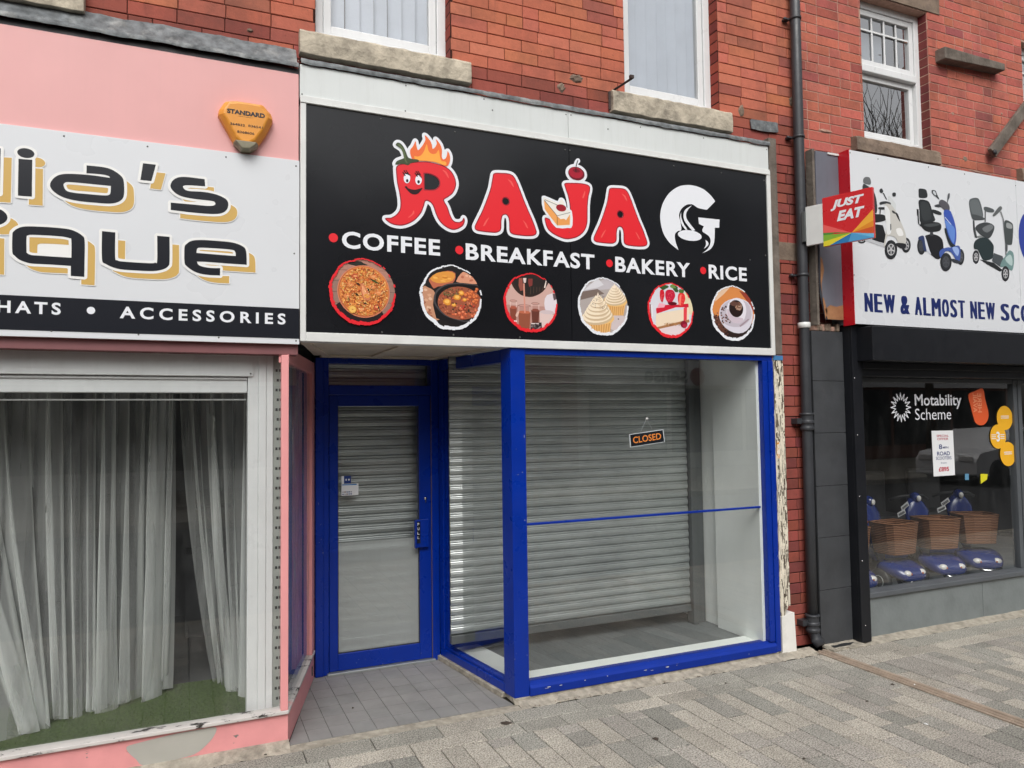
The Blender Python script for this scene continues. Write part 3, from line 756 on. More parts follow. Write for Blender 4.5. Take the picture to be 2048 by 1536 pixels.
# ================================================================== PINK SHOP
s1 = thing('pink_shopfront', 'pink painted shopfront with sheer curtains behind its big window', 'shopfront', (-.8, .05, 0))
FX = -2.6
boxes('fascia_board', [(FX, .534, .0, .10, 2.050, 3.50)], m_pink_panel, s1, .002)
boxes('fascia_beam', [(FX, .534, .012, .11, 1.996, 2.048)], M('shaded_pink_paint', srgb(128, 82, 84), .6, .1), s1, .003)  # pink beam; the shade under the sign is put into its darker colour
boxes('black_gap', [(FX, .534, .006, .09, 3.501, 3.53)], m_plastic, s1)
boxes('front_post', [(.449, .486, -.002, .035, .178, 1.994)], m_pink, s1, .003)
rp = MB(); rp.box(FX, .486, .012, .06, .004, .158); obj('stall_riser', rp, m_pink_peel, s1)
q = smooth(T(0, 1056, 3.2, [(812, 1400), (900, 1372), (1100, 1322), (1260, 1292), (1380, 1275), (1370, 1330), (1320, 1390), (1240, 1450), (1080, 1490), (920, 1520), (870, 1480), (825, 1440)], .0112), 3)
mb = MB(); shape(mb, [(x, max(.0045, min(.1575, z))) for x, z in q], .0112); obj('bare_patch', mb, M('grey_undercoat', srgb(172, 170, 162), .7, .08, 4), s1)
rp = MB(); rp.box(FX, .489, -.006, .075, .159, .178); obj('window_ledge', rp, m_pink_ledge, s1, .004)
# side return of the recess
A, B = Vector((.486, .012)), Vector((.763, .966)); D_ = (B-A).normalized(); N_ = Vector((-D_.y, D_.x))
def along(mb, s0, s1_, n0, n1, z0, z1, **k):
    c = [A+D_*s0+N_*n0, A+D_*s1_+N_*n0, A+D_*s0+N_*n1, A+D_*s1_+N_*n1]
    mb.hexa([(p.x, p.y, z) for z in (z0, z1) for p in c], **k)
Lr = (B-A).length
mb = MB(); along(mb, .0, Lr, .0, .05, .004, .158); obj('side_riser', mb, m_pink, s1)
mb = MB(); along(mb, .0, Lr, -.008, .06, .159, .176); obj('side_ledge', mb, m_pink_ledge, s1, .003)
mb = MB(); along(mb, Lr-.11, Lr-.0, -.003, .05, .177, 1.994); obj('side_post', mb, m_pink, s1, .004)
mb = MB(); q = [A+D_*.03+N_*.014, A+D_*(Lr-.112)+N_*.014]; mb.add([(q[0].x, q[0].y, .177), (q[1].x, q[1].y, .177), (q[1].x, q[1].y, 1.955), (q[0].x, q[0].y, 1.955)], [(0, 1, 2, 3)]); obj('side_pane', mb, glass_mat('lightened_side_glass', (.9, .92, .92), .8, .08, .8), s1)  # diffuse haze raised to lighten the blue reflection in this pane
mb = MB(); along(mb, .0, Lr, -.002, .05, 1.955, 2.03); obj('side_head', mb, m_pink, s1, .003)
mb = MB(); along(mb, .24, Lr-.25, .10, .115, .14, 2.0); obj('reflection_board', mb, M('reflected_blue_grey', srgb(118, 132, 158), .6, .1), s1)  # added board, its colour stands in for the blue frame's reflection
mb = MB(); along(mb, Lr-.245, Lr-.11, .06, .10, .14, 2.0); obj('reflected_post', mb, m_pink, s1)  # added post, stands in for the pink post mirrored in the side pane
mb = MB(); mb.add([(FX, .043, .178), (.449, .043, .178), (.449, .043, 1.994), (FX, .043, 1.994)], [(0, 1, 2, 3)]); obj('window_pane', mb, m_glass_dirty, s1)
# shutter guide, perforated strip and housing just behind the glass
boxes('shutter_guide', [(.292, .345, .11, .19, .12, 2.06), (.345, .385, .105, .19, .12, 2.06), (.385, .420, .11, .19, .12, 2.06)], m_white_up, s1, .004)
mb = MB(); mb.box(.4203, .470, .12, .19, .12, 2.06); ps = obj('perforated_strip', mb, M('pale_grey_channel', srgb(158, 162, 156), .5, .1), s1)
sm = []
for v in (((-.014, -.003), (.003, .014)), ((-.008, .003), (.008, .016))):
    mb = MB()
    for (x0, x1) in v: mb.box(x0, x1, -.0015, -.0001, -.007, .007)
    sm.append(mb.mesh('slot', m_plastic))
for i in range(34):
    o = bpy.data.objects.new('slot', sm[i % 2]); COL.objects.link(o); o.location = (.446, .12, 1.92-i*.052); o.parent = ps
    o.matrix_parent_inverse = Matrix.Identity(4)
boxes('shutter_housing', [(FX, .318, .10, .38, 1.885, 2.06), (FX, .29, .125, .20, 1.80, 1.884), (FX, .29, .170, .19, 1.762, 1.770), (FX, .29, .115, .124, 1.868, 1.88)], m_white_up, s1, .004)
for z in (2.0, 1.90): screw(s1, .305, z, .0995, .005)
# room
boxes('shop_floor', [(FX, .74, .86, 3.6, .05, .105)], m_int_dark, s1)
boxes('room_wall', [(FX, .74, 3.6, 3.65, .05, 2.4), (FX-.05, FX, .1, 3.65, .05, 2.4), (.72, .76, 1.05, 3.6, .05, 2.4), (FX, .76, .39, 3.65, 2.12, 2.16)], m_int_dark, s1)
mb = MB(); mb.box(-.35, .35, 2.6, 2.9, .106, .95); mb.box(.0, .3, 1.9, 2.2, .106, .7)
tag(obj('display_counter', mb, m_int_dark), 'dim grey counter standing in the dark behind the curtain gap', 'counter')
mb = MB(); mb.box(FX, .47, .06, .859, .06, .118); turf = obj('artificial_turf', mb, m_turf); tag(turf, 'green artificial turf lying inside the pink shop window', 'artificial turf')
# tufts
mb = MB(); r_ = random.Random(4)
for i in range(9000):
    x, y = r_.uniform(-1.3, .45), r_.uniform(.07, .84); a = r_.uniform(0, pi); h = r_.uniform(.004, .011); dx, dy = cos(a)*.0018, sin(a)*.0018; l = r_.uniform(-.004, .004)
    mb.add([(x-dx, y-dy, .117), (x+dx, y+dy, .117), (x+l, y+l*.5, .118+h)], [(0, 1, 2)])
obj('pile', mb, m_turf, turf)

def curtain(name, label, top, bot, z_top, z_bot, folds, amp, seed, gather=0.0):
    r = random.Random(seed); ph = [r.uniform(0, 6.28) for _ in range(8)]; n, m = folds*14, 34; vs = []
    def P(path, t):
        t = max(0, min(1, t))*(len(path)-1); i = min(int(t), len(path)-2); f = t-i
        return Vector(path[i])*(1-f)+Vector(path[i+1])*f
    for i in range(n+1):
        u = i/n; w_ = u+.018*sin(u*9+ph[0])+.012*sin(u*23+ph[1])
        for j in range(m+1):
            v = j/m; a, b = P(top, u), P(bot, u); e = v**1.6
            p = a*(1-e)+b*e; th = w_*folds*2*pi
            A_ = amp*(.55+.65*v)*(1+.55*sin(u*13+ph[2]+v*1.2)+.3*sin(u*31+ph[3]))
            y = sin(th+.5*sin(v*3+ph[4]+u*8))*A_; x = sin(th*2+ph[5]+v*2)*A_*.55
            z = z_top+(z_bot-z_top)*v+(.012*sin(th*.5+ph[6])+.01*sin(u*40) if v > .95 else 0)
            if v > .93: y -= (v-.93)*.9*(1+sin(th*.7))*.3
            vs.append((p.x+x, p.y+y, z))
    mb = MB(); mb.add(vs, [(i*(m+1)+j, (i+1)*(m+1)+j, (i+1)*(m+1)+j+1, i*(m+1)+j+1) for i in range(n) for j in range(m)], smooth=True)
    return tag(obj(name, mb, m_sheer), label, 'curtain', 'sheer curtains in the pink shop window')
curtain('sheer_curtain', 'wide sheer white curtain on the left of the pink shop window', [(-2.3, .62), (-.7, .66), (-.06, .72)], [(-2.3, .42), (-.75, .46), (-.45, .60), (-.075, .78)], 2.12, .122, 13, .046, 3)
curtain('sheer_curtain', 'narrow sheer white curtain swept aside against the white guide post', [(-.035, .70), (.14, .70), (.36, .62)], [(.165, .80), (.26, .64), (.33, .44)], 2.12, .124, 4, .034, 9)

# ------------------------------------------------------------------ pink shop sign
g1 = thing('shop_sign', 'white shop sign with large black and gold wide lettering', 'shop sign', (-.8, -.01, 2.5))
SY = -.014
boxes('sign_panel', [(FX, .5365, SY, -.001, 2.050, 3.026)], m_white_sign, g1, .001)
boxes('black_band', [(FX, .5365, SY-.0015, SY-.0003, 2.079, 2.237)], m_print_black, g1)
p0, p1 = PY(-6, 597.5, SY), PY(122, 607, SY); q0, q1 = PY(16, 601, SY), PY(16, 626, SY)
mb = MB(); put_text(mb, 'HATS', p0.x, p1.x, q1.z, q0.z, SY-.002, weight=.028, spacing=1.4); obj('small_lettering', mb, m_print_white, g1)
a_, b_ = PY(239.8, 612.6, SY), PY(239.8, 636.7, SY); c_ = PY(571, 640, SY)
mb = MB(); put_text(mb, 'ACCESSORIES', a_.x, c_.x, b_.z, a_.z, SY-.002, weight=.028, spacing=1.5); obj('small_lettering', mb, m_print_white, g1)
p = PY(182, 621, SY); mb = MB(); shape(mb, ell2(p.x, p.z, .0175, .0175), SY-.002); obj('bullet', mb, m_print_white, g1)
def rounded(pts, sharp=0): return pts
L1 = []
Z4 = lambda pts: T(0, 280, 6.827, pts, SY); Z1_ = lambda pts: T(0, 0, 3.303, pts, SY); Q6 = lambda pts: T(0, 440, 6.4, pts, SY); U5 = lambda pts: T(180, 440, 4.763, pts, SY)
def mixsm(pts, corners, k=4):
    """smooth outline that keeps the listed corners sharp"""
    n = len(pts); o = []
    for i in range(n):
        p1, p2 = pts[i], pts[(i+1) % n]
        p0 = pts[i-1] if i not in corners else p1; p3 = pts[(i+2) % n] if (i+1) % n not in corners else p2
        for q in range(k):
            t = q/k; o.append(tuple(.5*((2*p1[a])+(-p0[a]+p2[a])*t+(2*p0[a]-5*p1[a]+4*p2[a]-p3[a])*t*t+(-p0[a]+3*p1[a]-3*p2[a]+p3[a])*t**3) for a in (0, 1)))
    return o
L1.append((Z4([(-175, 110), (12, 120), (-2, 735), (-182, 722)]), []))                      # l, cut by the edge of the picture
L1.append((Z4([(355+118*cos(t)*.99-65*sin(t)*.17, 183+118*cos(t)*.17+65*sin(t)*.99) for t in [2*pi*i/28 for i in range(28)]]), []))
L1.append((Z4([(255, 260), (443, 275), (437, 777), (247, 762)]), []))
L1.append((mixsm(Z4([(1183, 350), (1400, 372), (1520, 405), (1620, 465), (1680, 530), (1695, 620), (1695, 740), (1670, 810), (1600, 855), (1490, 872), (1300, 860), (1100, 840), (950, 812), (830, 770), (740, 710), (692, 650), (690, 590), (740, 520), (820, 478), (930, 465), (1100, 472), (1250, 485), (1400, 505), (1500, 520), (1490, 498), (1420, 478), (1300, 465), (1183, 458)]), (0, 23, 27)),
           [mixsm(Z4([(870, 625), (882, 592), (930, 578), (1100, 590), (1300, 610), (1515, 630), (1510, 720), (1490, 752), (1420, 760), (1200, 742), (1000, 722), (905, 692)]), (5,))]))
L1.append((Z1_([(945, 1080), (1030, 1090), (1000, 1198), (928, 1190)]), []))
L1.append((mixsm(Z1_([(1352, 1185), (1355, 1232), (1250, 1225), (1215, 1228), (1210, 1240), (1240, 1262), (1350, 1270), (1440, 1290), (1500, 1325), (1505, 1372), (1475, 1405), (1410, 1415), (1270, 1405), (1128, 1388), (1128, 1340), (1270, 1352), (1380, 1362), (1418, 1355), (1420, 1340), (1395, 1328), (1260, 1312), (1180, 1290), (1132, 1248), (1130, 1212), (1160, 1180), (1220, 1170)]), (0, 1, 13, 14)), []))
L1.append((Q6([(-260, 110), (-85, 125), (-88, 590), (-262, 575)]), []))
L1.append((mixsm(Q6([(160, 200), (175, 150), (240, 105), (330, 85), (500, 88), (700, 100), (880, 120), (980, 155), (1050, 200), (1085, 260), (1085, 500), (1080, 730), (908, 717), (909, 590), (700, 575), (500, 565), (380, 555), (260, 515), (190, 460), (160, 410)]), (11, 12, 13)),
           [mixsm(Q6([(342, 225), (360, 200), (410, 192), (600, 200), (800, 215), (890, 235), (915, 262), (915, 485), (700, 472), (500, 458), (400, 450), (350, 425), (342, 395)]), (7,))]))
L1.append((mixsm(U5([(115, 108), (242, 120), (240, 355), (260, 385), (320, 398), (560, 413), (620, 408), (640, 390), (640, 152), (758, 162), (758, 395), (745, 440), (700, 470), (600, 488), (400, 480), (260, 465), (150, 420), (115, 370)]), (0, 1, 8, 9)), []))
L1.append((mixsm(U5([(1240, 460), (1238, 530), (1100, 522), (1000, 495), (920, 440), (900, 395), (900, 265), (920, 230), (970, 200), (1060, 192), (1200, 200), (1350, 215), (1450, 250), (1487, 300), (1492, 428), (1300, 415), (1100, 400), (1020, 398), (1030, 425), (1070, 445), (1150, 458)]), (0, 1, 14, 17)),
           [mixsm(U5([(1015, 315), (1020, 278), (1050, 265), (1200, 272), (1350, 285), (1382, 305), (1388, 345), (1200, 330)]), (0, 6))]))
c0, c1 = PY(0, 0+430, SY), PY(0, 0, SY)
o1 = T(0, 280, 6.827, [(255, 260), (350, 345)], SY); gd = (.043, -.037)
mg, mw, mk = MB(), MB(), MB()
pi0 = T(0, 440, 6.4, [(-16, 47)], SY)[0]
L1.append((ell2(T(0, 440, 6.4, [(-110, -45)], SY)[0][0], T(0, 440, 6.4, [(-110, -45)], SY)[0][1], .062, .042), []))
sh = lambda q: [(a+gd[0], b+gd[1]) for a, b in q]
grown(mw, [sh(o) for o, _ in L1], .0045, SY-.0026)
grown(mw, [o for o, _ in L1], .0125, SY-.0038, [h for _, hs_ in L1 for h in [offs(h, -.0115) for h in hs_]])
for li, (o, hs_) in enumerate(L1):
    mb = MB(); shape(mb, sh(o), SY-.0032, [sh(h) for h in hs_]); obj('gold_letter', mb, m_gold, g1)
    mb = MB(); shape(mb, o, SY-.0044, hs_); obj('black_letter', mb, m_print_black, g1)
obj('pale_outline', mw, m_cream_edge, g1)
for (x, y) in ((128, 272), (295, 293), (452, 314), (592, 332), (103, 662), (277, 669), (437.5, 675), (592, 681.6), (588.5, 507)):
    p = PY(x, y, SY); screw(g1, p.x, p.z, SY)

# ------------------------------------------------------------------ alarm box
al = thing('alarm_box', 'orange three-cornered alarm box on the pink fascia', 'alarm box', (.26, 0, 3.16))
ou = Z1_([(1480, 675), (1560, 672), (1740, 700), (1795, 765), (1808, 805), (1760, 900), (1695, 985), (1650, 1010), (1590, 1005), (1545, 960), (1490, 860), (1436, 765), (1440, 730)])
cx_, cz_ = sum(p[0] for p in ou)/13, sum(p[1] for p in ou)/13
ou = [(cx_+(x-cx_)*.985, cz_+(z-cz_)*.985) for x, z in ou]
inn = [(cx_+(x-cx_)*.80, cz_+.006+(z-cz_)*.80) for x, z in ou]
mb = MB(); n = 13
mid = [(cx_+(x-cx_)*.97, cz_+(z-cz_)*.97) for x, z in ou]
vs = [(x, 0, z) for x, z in ou]+[(x, -.035, z) for x, z in mid]+[(x, -.066, z) for x, z in inn]
mb.add(vs, [(r*n+i, r*n+(i+1) % n, (r+1)*n+(i+1) % n, (r+1)*n+i) for r in (0, 1) for i in range(n)]+[tuple(range(2*n, 3*n))])
obj('cover', mb, m_orange, al, .008)
lz = T(0, 0, 3.303, [(1535, 925), (1720, 945)], -.05)
mb = MB(); low = [p for p in ou if p[1] < lz[0][1]+.0]
lo_ = clip([(x, z) for x, z in [(cx_+(a-cx_)*1.02, cz_+(b-cz_)*1.02) for a, b in ou]], [(-1, 2), (1, 2), (1, lz[0][1]-.005), (-1, lz[0][1]-.005)])
lo2 = [(cx_+(x-cx_)*.82, z*.985+.015*lz[0][1]+.004) for x, z in lo_]
m_ = len(lo_); mb.add([(x, -.001, z) for x, z in lo_]+[(x, -.038, z) for x, z in lo_]+[(x, -.0685, z) for x, z in lo2], [(r*m_+i, r*m_+(i+1) % m_, (r+1)*m_+(i+1) % m_, (r+1)*m_+i) for r in (0, 1) for i in range(m_)]+[tuple(range(2*m_, 3*m_))])
obj('lens', mb, m_lens, al, .004)
mb = MB(); yy = -.0672
tl = lambda a, b: T(0, 0, 3.303, [a, b], yy)
(xa, za), (xb, zb) = tl((1500, 745), (1750, 770)); za0 = T(0, 0, 3.303, [(1500, 712)], yy)[0][1]; put_text(mb, 'STANDARD', xa, xb, za, za0-.002, yy, weight=.045)
(xa, za), (xb, zb) = tl((1575, 775), (1672, 783)); put_text(mb, 'SECURITY', xa, xb, zb+.004, za+.006, yy, weight=.01)
for (tx, x0, x1, yc) in (('364832', 1520, 1618, 815), ('836541', 1640, 1735, 830), ('8368606', 1567, 1680, 868)):
    a = T(0, 0, 3.303, [(x0, yc)], yy)[0]; b = T(0, 0, 3.303, [(x1, yc)], yy)[0]; put_text(mb, tx, a[0], b[0], a[1]-.006, a[1]+.006, yy, weight=.01)
obj('lettering', mb, m_print_black, al)

# ================================================================== BLACK CHILLI SIGN
g2 = thing('shop_sign', 'long black shop sign with red cartoon letters, a flaming chilli and six round food pictures', 'shop sign', (2.15, 0, 2.8))
xs = PY(1138.5, 400, 0).x
boxes('top_board', [(.5395, xs-.0015, -.003, .06, 3.372, 3.556), (xs+.0015, 3.757, -.003, .06, 3.372, 3.556)], m_white_panel, g2, .001)
boxes('trim_strip', [(.540, 3.757, -.014, -.004, 3.352, 3.384), (.540, 3.757, -.020, -.004, 3.343, 3.351)], m_white_trim, g2, .002)
mb = MB(); mb.box(.541, .571, -.016, .06, 2.067, 3.342); mb.box(3.727, 3.760, -.016, .06, 2.067, 3.375); mb.box(.5712, 3.7268, -.016, .06, 2.067, 2.116)
obj('frame', mb, m_white_trim, g2, .003)
bp_ = MB(); bp_.box(.5715, xs-.002, -.006, .02, 2.1165, 3.3425); bp_.box(xs+.002, 3.7265, -.006, .02, 2.1165, 3.3425); obj('black_panel', bp_, m_black_panel, g2)
boxes('backing', [(.545, 3.755, .021, .10, 2.07, 3.55)], m_oldwood, g2)
PYY = -.0075
E5 = lambda pts: T(600, 200, 4.096, pts, PYY); S6 = lambda pts: T(1050, 250, 4.096, pts, PYY)
def word(tx, x0, yt, yb, x1, wt=.030, sp=1.12):
    mb = MB(); a, b, c = PY(x0, yt, PYY), PY(x0, yb, PYY), PY(x1, yt, PYY); put_text(mb, tx, a.x, c.x, b.z, a.z, PYY, weight=wt, spacing=sp); obj('white_wording', mb, m_print_white, g2)
word('COFFEE', 683.7, 461.5, 496.2, 880); word('BREAKFAST', 931.3, 486.0, 519.3, 1188.4); word('BAKERY', 1230.2, 512.8, 543.2, 1379.6); word('RICE', 1417, 528.6, 557.2, 1493)
for (x, y) in ((666.7, 475.4), (918.6, 500), (1219, 526.6), (1406.4, 541)):
    p = PY(x, y, PYY); mb = MB(); shape(mb, ell2(p.x, p.z, .0245, .0245), PYY); obj('red_dot', mb, m_red, g2)
# letters
Ro = smooth(E5([(788, 548), (787, 600), (795, 680), (812, 760), (822, 840), (815, 900), (785, 940), (745, 963), (697, 968), (715, 995), (760, 1020), (820, 1030), (880, 1018), (940, 985), (990, 930), (1015, 870), (1030, 828), (1065, 838), (1090, 870), (1110, 930), (1140, 990), (1185, 1035), (1240, 1062), (1290, 1058), (1335, 1030), (1350, 990), (1340, 965), (1325, 990), (1290, 1000), (1255, 985), (1230, 940), (1210, 880), (1185, 835), (1182, 815), (1215, 795), (1255, 760), (1278, 700), (1270, 640), (1240, 585), (1190, 545), (1120, 520), (1040, 505), (960, 505), (880, 515), (820, 525)]))
Rh = mixsm(E5([(1020, 605), (1060, 608), (1110, 630), (1138, 662), (1138, 700), (1110, 728), (1070, 735), (1022, 732)]), (0, 7))
Ao = E5([(1590, 600), (1660, 598), (1720, 605), (1755, 630), (1785, 690), (1820, 780), (1860, 880), (1900, 970), (1930, 1050), (1938, 1090), (1915, 1112), (1860, 1116), (1790, 1110), (1735, 1098), (1715, 1070), (1712, 1000), (1702, 955), (1680, 940), (1657, 955), (1650, 1000), (1648, 1055), (1630, 1080), (1590, 1088), (1500, 1080), (1445, 1068), (1430, 1040), (1450, 990), (1490, 910), (1530, 810), (1560, 720), (1575, 640)])
ac = E5([(1685, 830)])[0]; bc = S6([(780, 732)])[0]; dA = (bc[0]-ac[0], bc[1]-ac[1])
Ao = smooth(Ao); A2 = [(x+dA[0], z+dA[1]) for x, z in Ao]
Jo = smooth(S6([(325, 478), (400, 474), (480, 480), (525, 497), (533, 530), (520, 590), (513, 660), (512, 740), (510, 800), (492, 860), (450, 905), (400, 928), (330, 935), (250, 905), (190, 860), (165, 800), (163, 760), (200, 770), (260, 815), (330, 828), (365, 810), (370, 760), (368, 700), (362, 640), (350, 580), (330, 520)]))
wt_, hi_ = MB(), MB()
for k, (o, hs_) in enumerate(((Ro, [Rh]), (Ao, [ell2(*ac, .020, .020)]), (A2, [ell2(*bc, .020, .020)]), (Jo, []))):
    dk_ = MB(); shape(dk_, o, PYY-.0012, hs_); rd_ = MB(); shape(rd_, offs(o, -.006), PYY-.0016, [offs(h, .006) for h in hs_])
    ro_ = obj('red_letter', rd_, m_red, g2); obj('letter_edge', dk_, m_darkred, ro_)
for pts in (E5([(1165, 572), (1200, 590), (1220, 640), (1205, 628), (1188, 600)]), E5([(930, 905), (935, 930), (900, 960), (885, 962), (915, 935)]), E5([(1700, 650), (1735, 670), (1752, 715), (1738, 705), (1722, 678)]), E5([(1500, 1030), (1520, 990), (1548, 962), (1535, 990), (1512, 1030)]), E5([(1825, 985), (1850, 1010), (1868, 1050), (1855, 1045), (1840, 1015)])):
    shape(hi_, smooth(pts, 3), PYY-.0018)
for pts in (E5([(1700, 650), (1735, 670), (1752, 715), (1738, 705), (1722, 678)]), E5([(1500, 1030), (1520, 990), (1548, 962), (1535, 990), (1512, 1030)]), E5([(1825, 985), (1850, 1010), (1868, 1050), (1855, 1045), (1840, 1015)])):
    shape(hi_, smooth([(x+dA[0], z+dA[1]) for x, z in pts], 3), PYY-.0018)
shape(hi_, smooth(S6([(490, 540), (492, 565), (478, 600), (468, 595), (478, 565)]), 3), PYY-.0018)
fl = smooth(E5([(930, 495), (905, 450), (902, 410), (925, 380), (945, 338), (953, 375), (965, 412), (988, 392), (1010, 362), (1027, 325), (1022, 290), (1055, 320), (1078, 362), (1085, 400), (1105, 388), (1120, 355), (1112, 322), (1145, 360), (1162, 410), (1160, 460), (1172, 488), (1195, 475), (1205, 440), (1210, 420), (1228, 460), (1225, 510), (1200, 545), (1140, 522), (1080, 507), (1010, 500)]), 3)
fi = smooth(E5([(950, 495), (935, 460), (962, 465), (992, 452), (1018, 415), (1037, 362), (1052, 418), (1080, 443), (1115, 438), (1135, 410), (1145, 465), (1160, 500), (1195, 508), (1188, 535), (1100, 508), (1010, 497)]), 3)
st = smooth(E5([(783, 368), (798, 350), (825, 358), (850, 390), (868, 430), (885, 470), (915, 483), (960, 488), (975, 502), (940, 512), (910, 515), (885, 535), (855, 528), (820, 524), (780, 530), (792, 502), (830, 485), (855, 472), (848, 440), (830, 405), (800, 382)]), 3)
ch = S6([(420, 398)])[0]; sb = smooth(S6([(412, 385), (408, 350), (412, 318), (425, 292), (436, 286), (440, 296), (428, 308), (420, 330), (418, 352), (420, 385)]), 3)
grown(wt_, [Ro, fl, st], .0165, PYY-.0005, [Rh]); grown(wt_, [Ao], .0165, PYY-.0005, [ell2(*ac, .020, .020)]); grown(wt_, [Jo, ell2(ch[0], ch[1], .06, .043)], .0165, PYY-.0005); grown(wt_, [sb], .010, PYY-.0006); grown(wt_, [A2], .0165, PYY-.0006, [ell2(*bc, .020, .020)])
obj('letter_outline', wt_, m_print_white, g2); obj('letter_highlight', hi_, m_pinkhi, g2)
art = MB(); Y0_ = PYY-.0021
def a_(pts, c, d=0, holes=()): shape(art, pts, Y0_-d*.0002, holes, col=srgb(*c))
a_(fl, (236, 112, 58)); a_(fi, (250, 170, 70), 1); a_(st, (62, 74, 48), 2); a_(smooth(E5([(800, 365), (825, 372), (850, 410), (862, 450), (868, 490), (880, 515), (868, 515), (852, 480), (840, 430), (822, 395)]), 3), (92, 106, 70), 3)
obj('flame_and_stalk', art, m_vcprint, g2); art = MB()
a_(E5([(848+27+27*cos(t), 641+42*sin(t)) for t in [i*.3 for i in range(21)]]), (236, 238, 244), 3); a_(E5([(970+27*cos(t), 656+40*sin(t)) for t in [i*.3 for i in range(21)]]), (236, 238, 244), 3)
a_(E5([(877+10*cos(t), 662+14*sin(t)) for t in [i*.4 for i in range(16)]]), (16, 14, 18), 4); a_(E5([(970+10*cos(t), 671+14*sin(t)) for t in [i*.4 for i in range(16)]]), (16, 14, 18), 4)
a_(smooth(E5([(858, 712), (872, 708), (890, 726), (940, 736), (985, 725), (1003, 722), (990, 742), (965, 768), (935, 775), (905, 765), (880, 740)]), 3), (40, 12, 18), 3)
for (x, y) in ((840, 600), (850, 586), (866, 584), (940, 606), (948, 592), (964, 592)):
    a_(E5([(x-3, y-8), (x+4, y-10), (x+26, y+22), (x+16, y+24)]), (30, 10, 14), 4)
for (x0, y0, x1, y1) in ((852, 605, 905, 615), (948, 612, 998, 634)): a_(E5([(x0, y0), (x0+20, y0-8), (x1, y1), (x1-4, y1+8), (x0+20, y0+2)]), (30, 10, 14), 4)
obj('cartoon_face', art, m_vcprint, g2); art = MB()
a_(ell2(ch[0], ch[1], .058, .042), (110, 16, 34), 0); a_(ell2(ch[0]-.004, ch[1]+.004, .05, .034), (168, 26, 48), 1); a_(ell2(ch[0]+.0, ch[1]+.018, .026, .012), (120, 14, 34), 2)
a_(smooth(S6([(413, 388), (412, 350), (425, 298), (434, 292), (420, 340), (419, 388)]), 2), (20, 16, 20), 3)
obj('cherry', art, m_vcprint, g2); art = MB()
cake = smooth(S6([(150, 610), (160, 596), (240, 630), (275, 640), (290, 612), (310, 618), (322, 650), (330, 690), (370, 712), (374, 818), (350, 828), (258, 826), (212, 760), (160, 690)]), 2)
mbw = MB(); grown(mbw, [cake], .012, PYY-.00185); obj('cake_outline', mbw, m_print_white, g2)
a_(cake, (236, 232, 224), 0)
a_(S6([(155, 618), (262, 742), (262, 822), (205, 752), (160, 688)]), (238, 164, 92), 1); a_(S6([(264, 750), (290, 772), (318, 768), (335, 780), (368, 730), (366, 818), (262, 824)]), (232, 158, 86), 1)
a_(ell2(*S6([(295, 680)])[0], .035, .022), (156, 22, 40), 2)
for (a, b) in (((155, 615), (262, 745)), ((262, 745), (262, 822)), ((262, 745), (368, 718)), ((160, 612), (270, 660))):
    dx, dy = b[0]-a[0], b[1]-a[1]; l = sqrt(dx*dx+dy*dy); nx, ny = -dy/l*1.6, dx/l*1.6
    a_(S6([(a[0]+nx, a[1]+ny), (b[0]+nx, b[1]+ny), (b[0]-nx, b[1]-ny), (a[0]-nx, a[1]-ny)]), (30, 26, 30), 4)
obj('cake_slice', art, m_vcprint, g2)
mb = MB()
shape(mb, mixsm(S6([(1558, 625), (1520, 575), (1460, 525), (1390, 498), (1320, 492), (1250, 508), (1180, 560), (1130, 640), (1108, 730), (1115, 820), (1140, 900), (1190, 970), (1258, 1025), (1235, 960), (1228, 900), (1250, 870), (1280, 860), (1275, 800), (1262, 740), (1280, 690), (1320, 655), (1370, 650), (1420, 680), (1490, 695), (1520, 665)]), (0, 12, 23)), PYY)
shape(mb, mixsm(S6([(1420, 757), (1595, 775), (1590, 842), (1555, 840), (1553, 920), (1545, 975), (1515, 1020), (1455, 1048), (1500, 1010), (1520, 960), (1510, 915), (1480, 890), (1452, 868), (1465, 830), (1425, 810)]), (0, 1, 2, 3, 7, 13, 14)), PYY)
shape(mb, smooth(S6([(1350+98*cos(t), 905+43*sin(t)+12*cos(t)) for t in [i*2*pi/20 for i in range(20)]]), 1), PYY)
shape(mb, mixsm(S6([(1368, 658), (1334, 695), (1320, 730), (1326, 770), (1354, 812), (1395, 862), (1372, 868), (1336, 826), (1306, 782), (1298, 738), (1314, 693)]), (0, 5, 6)), PYY-.0002)
shape(mb, mixsm(S6([(1279, 712), (1280, 755), (1296, 802), (1330, 856), (1316, 860), (1282, 812), (1271, 760)]), (0, 3, 4)), PYY-.0001)
shape(mb, mixsm(S6([(1478, 940), (1500, 960), (1500, 985), (1465, 1015), (1482, 985)]), (0, 3)), PYY)
obj('cup_emblem', mb, m_print_white, g2)

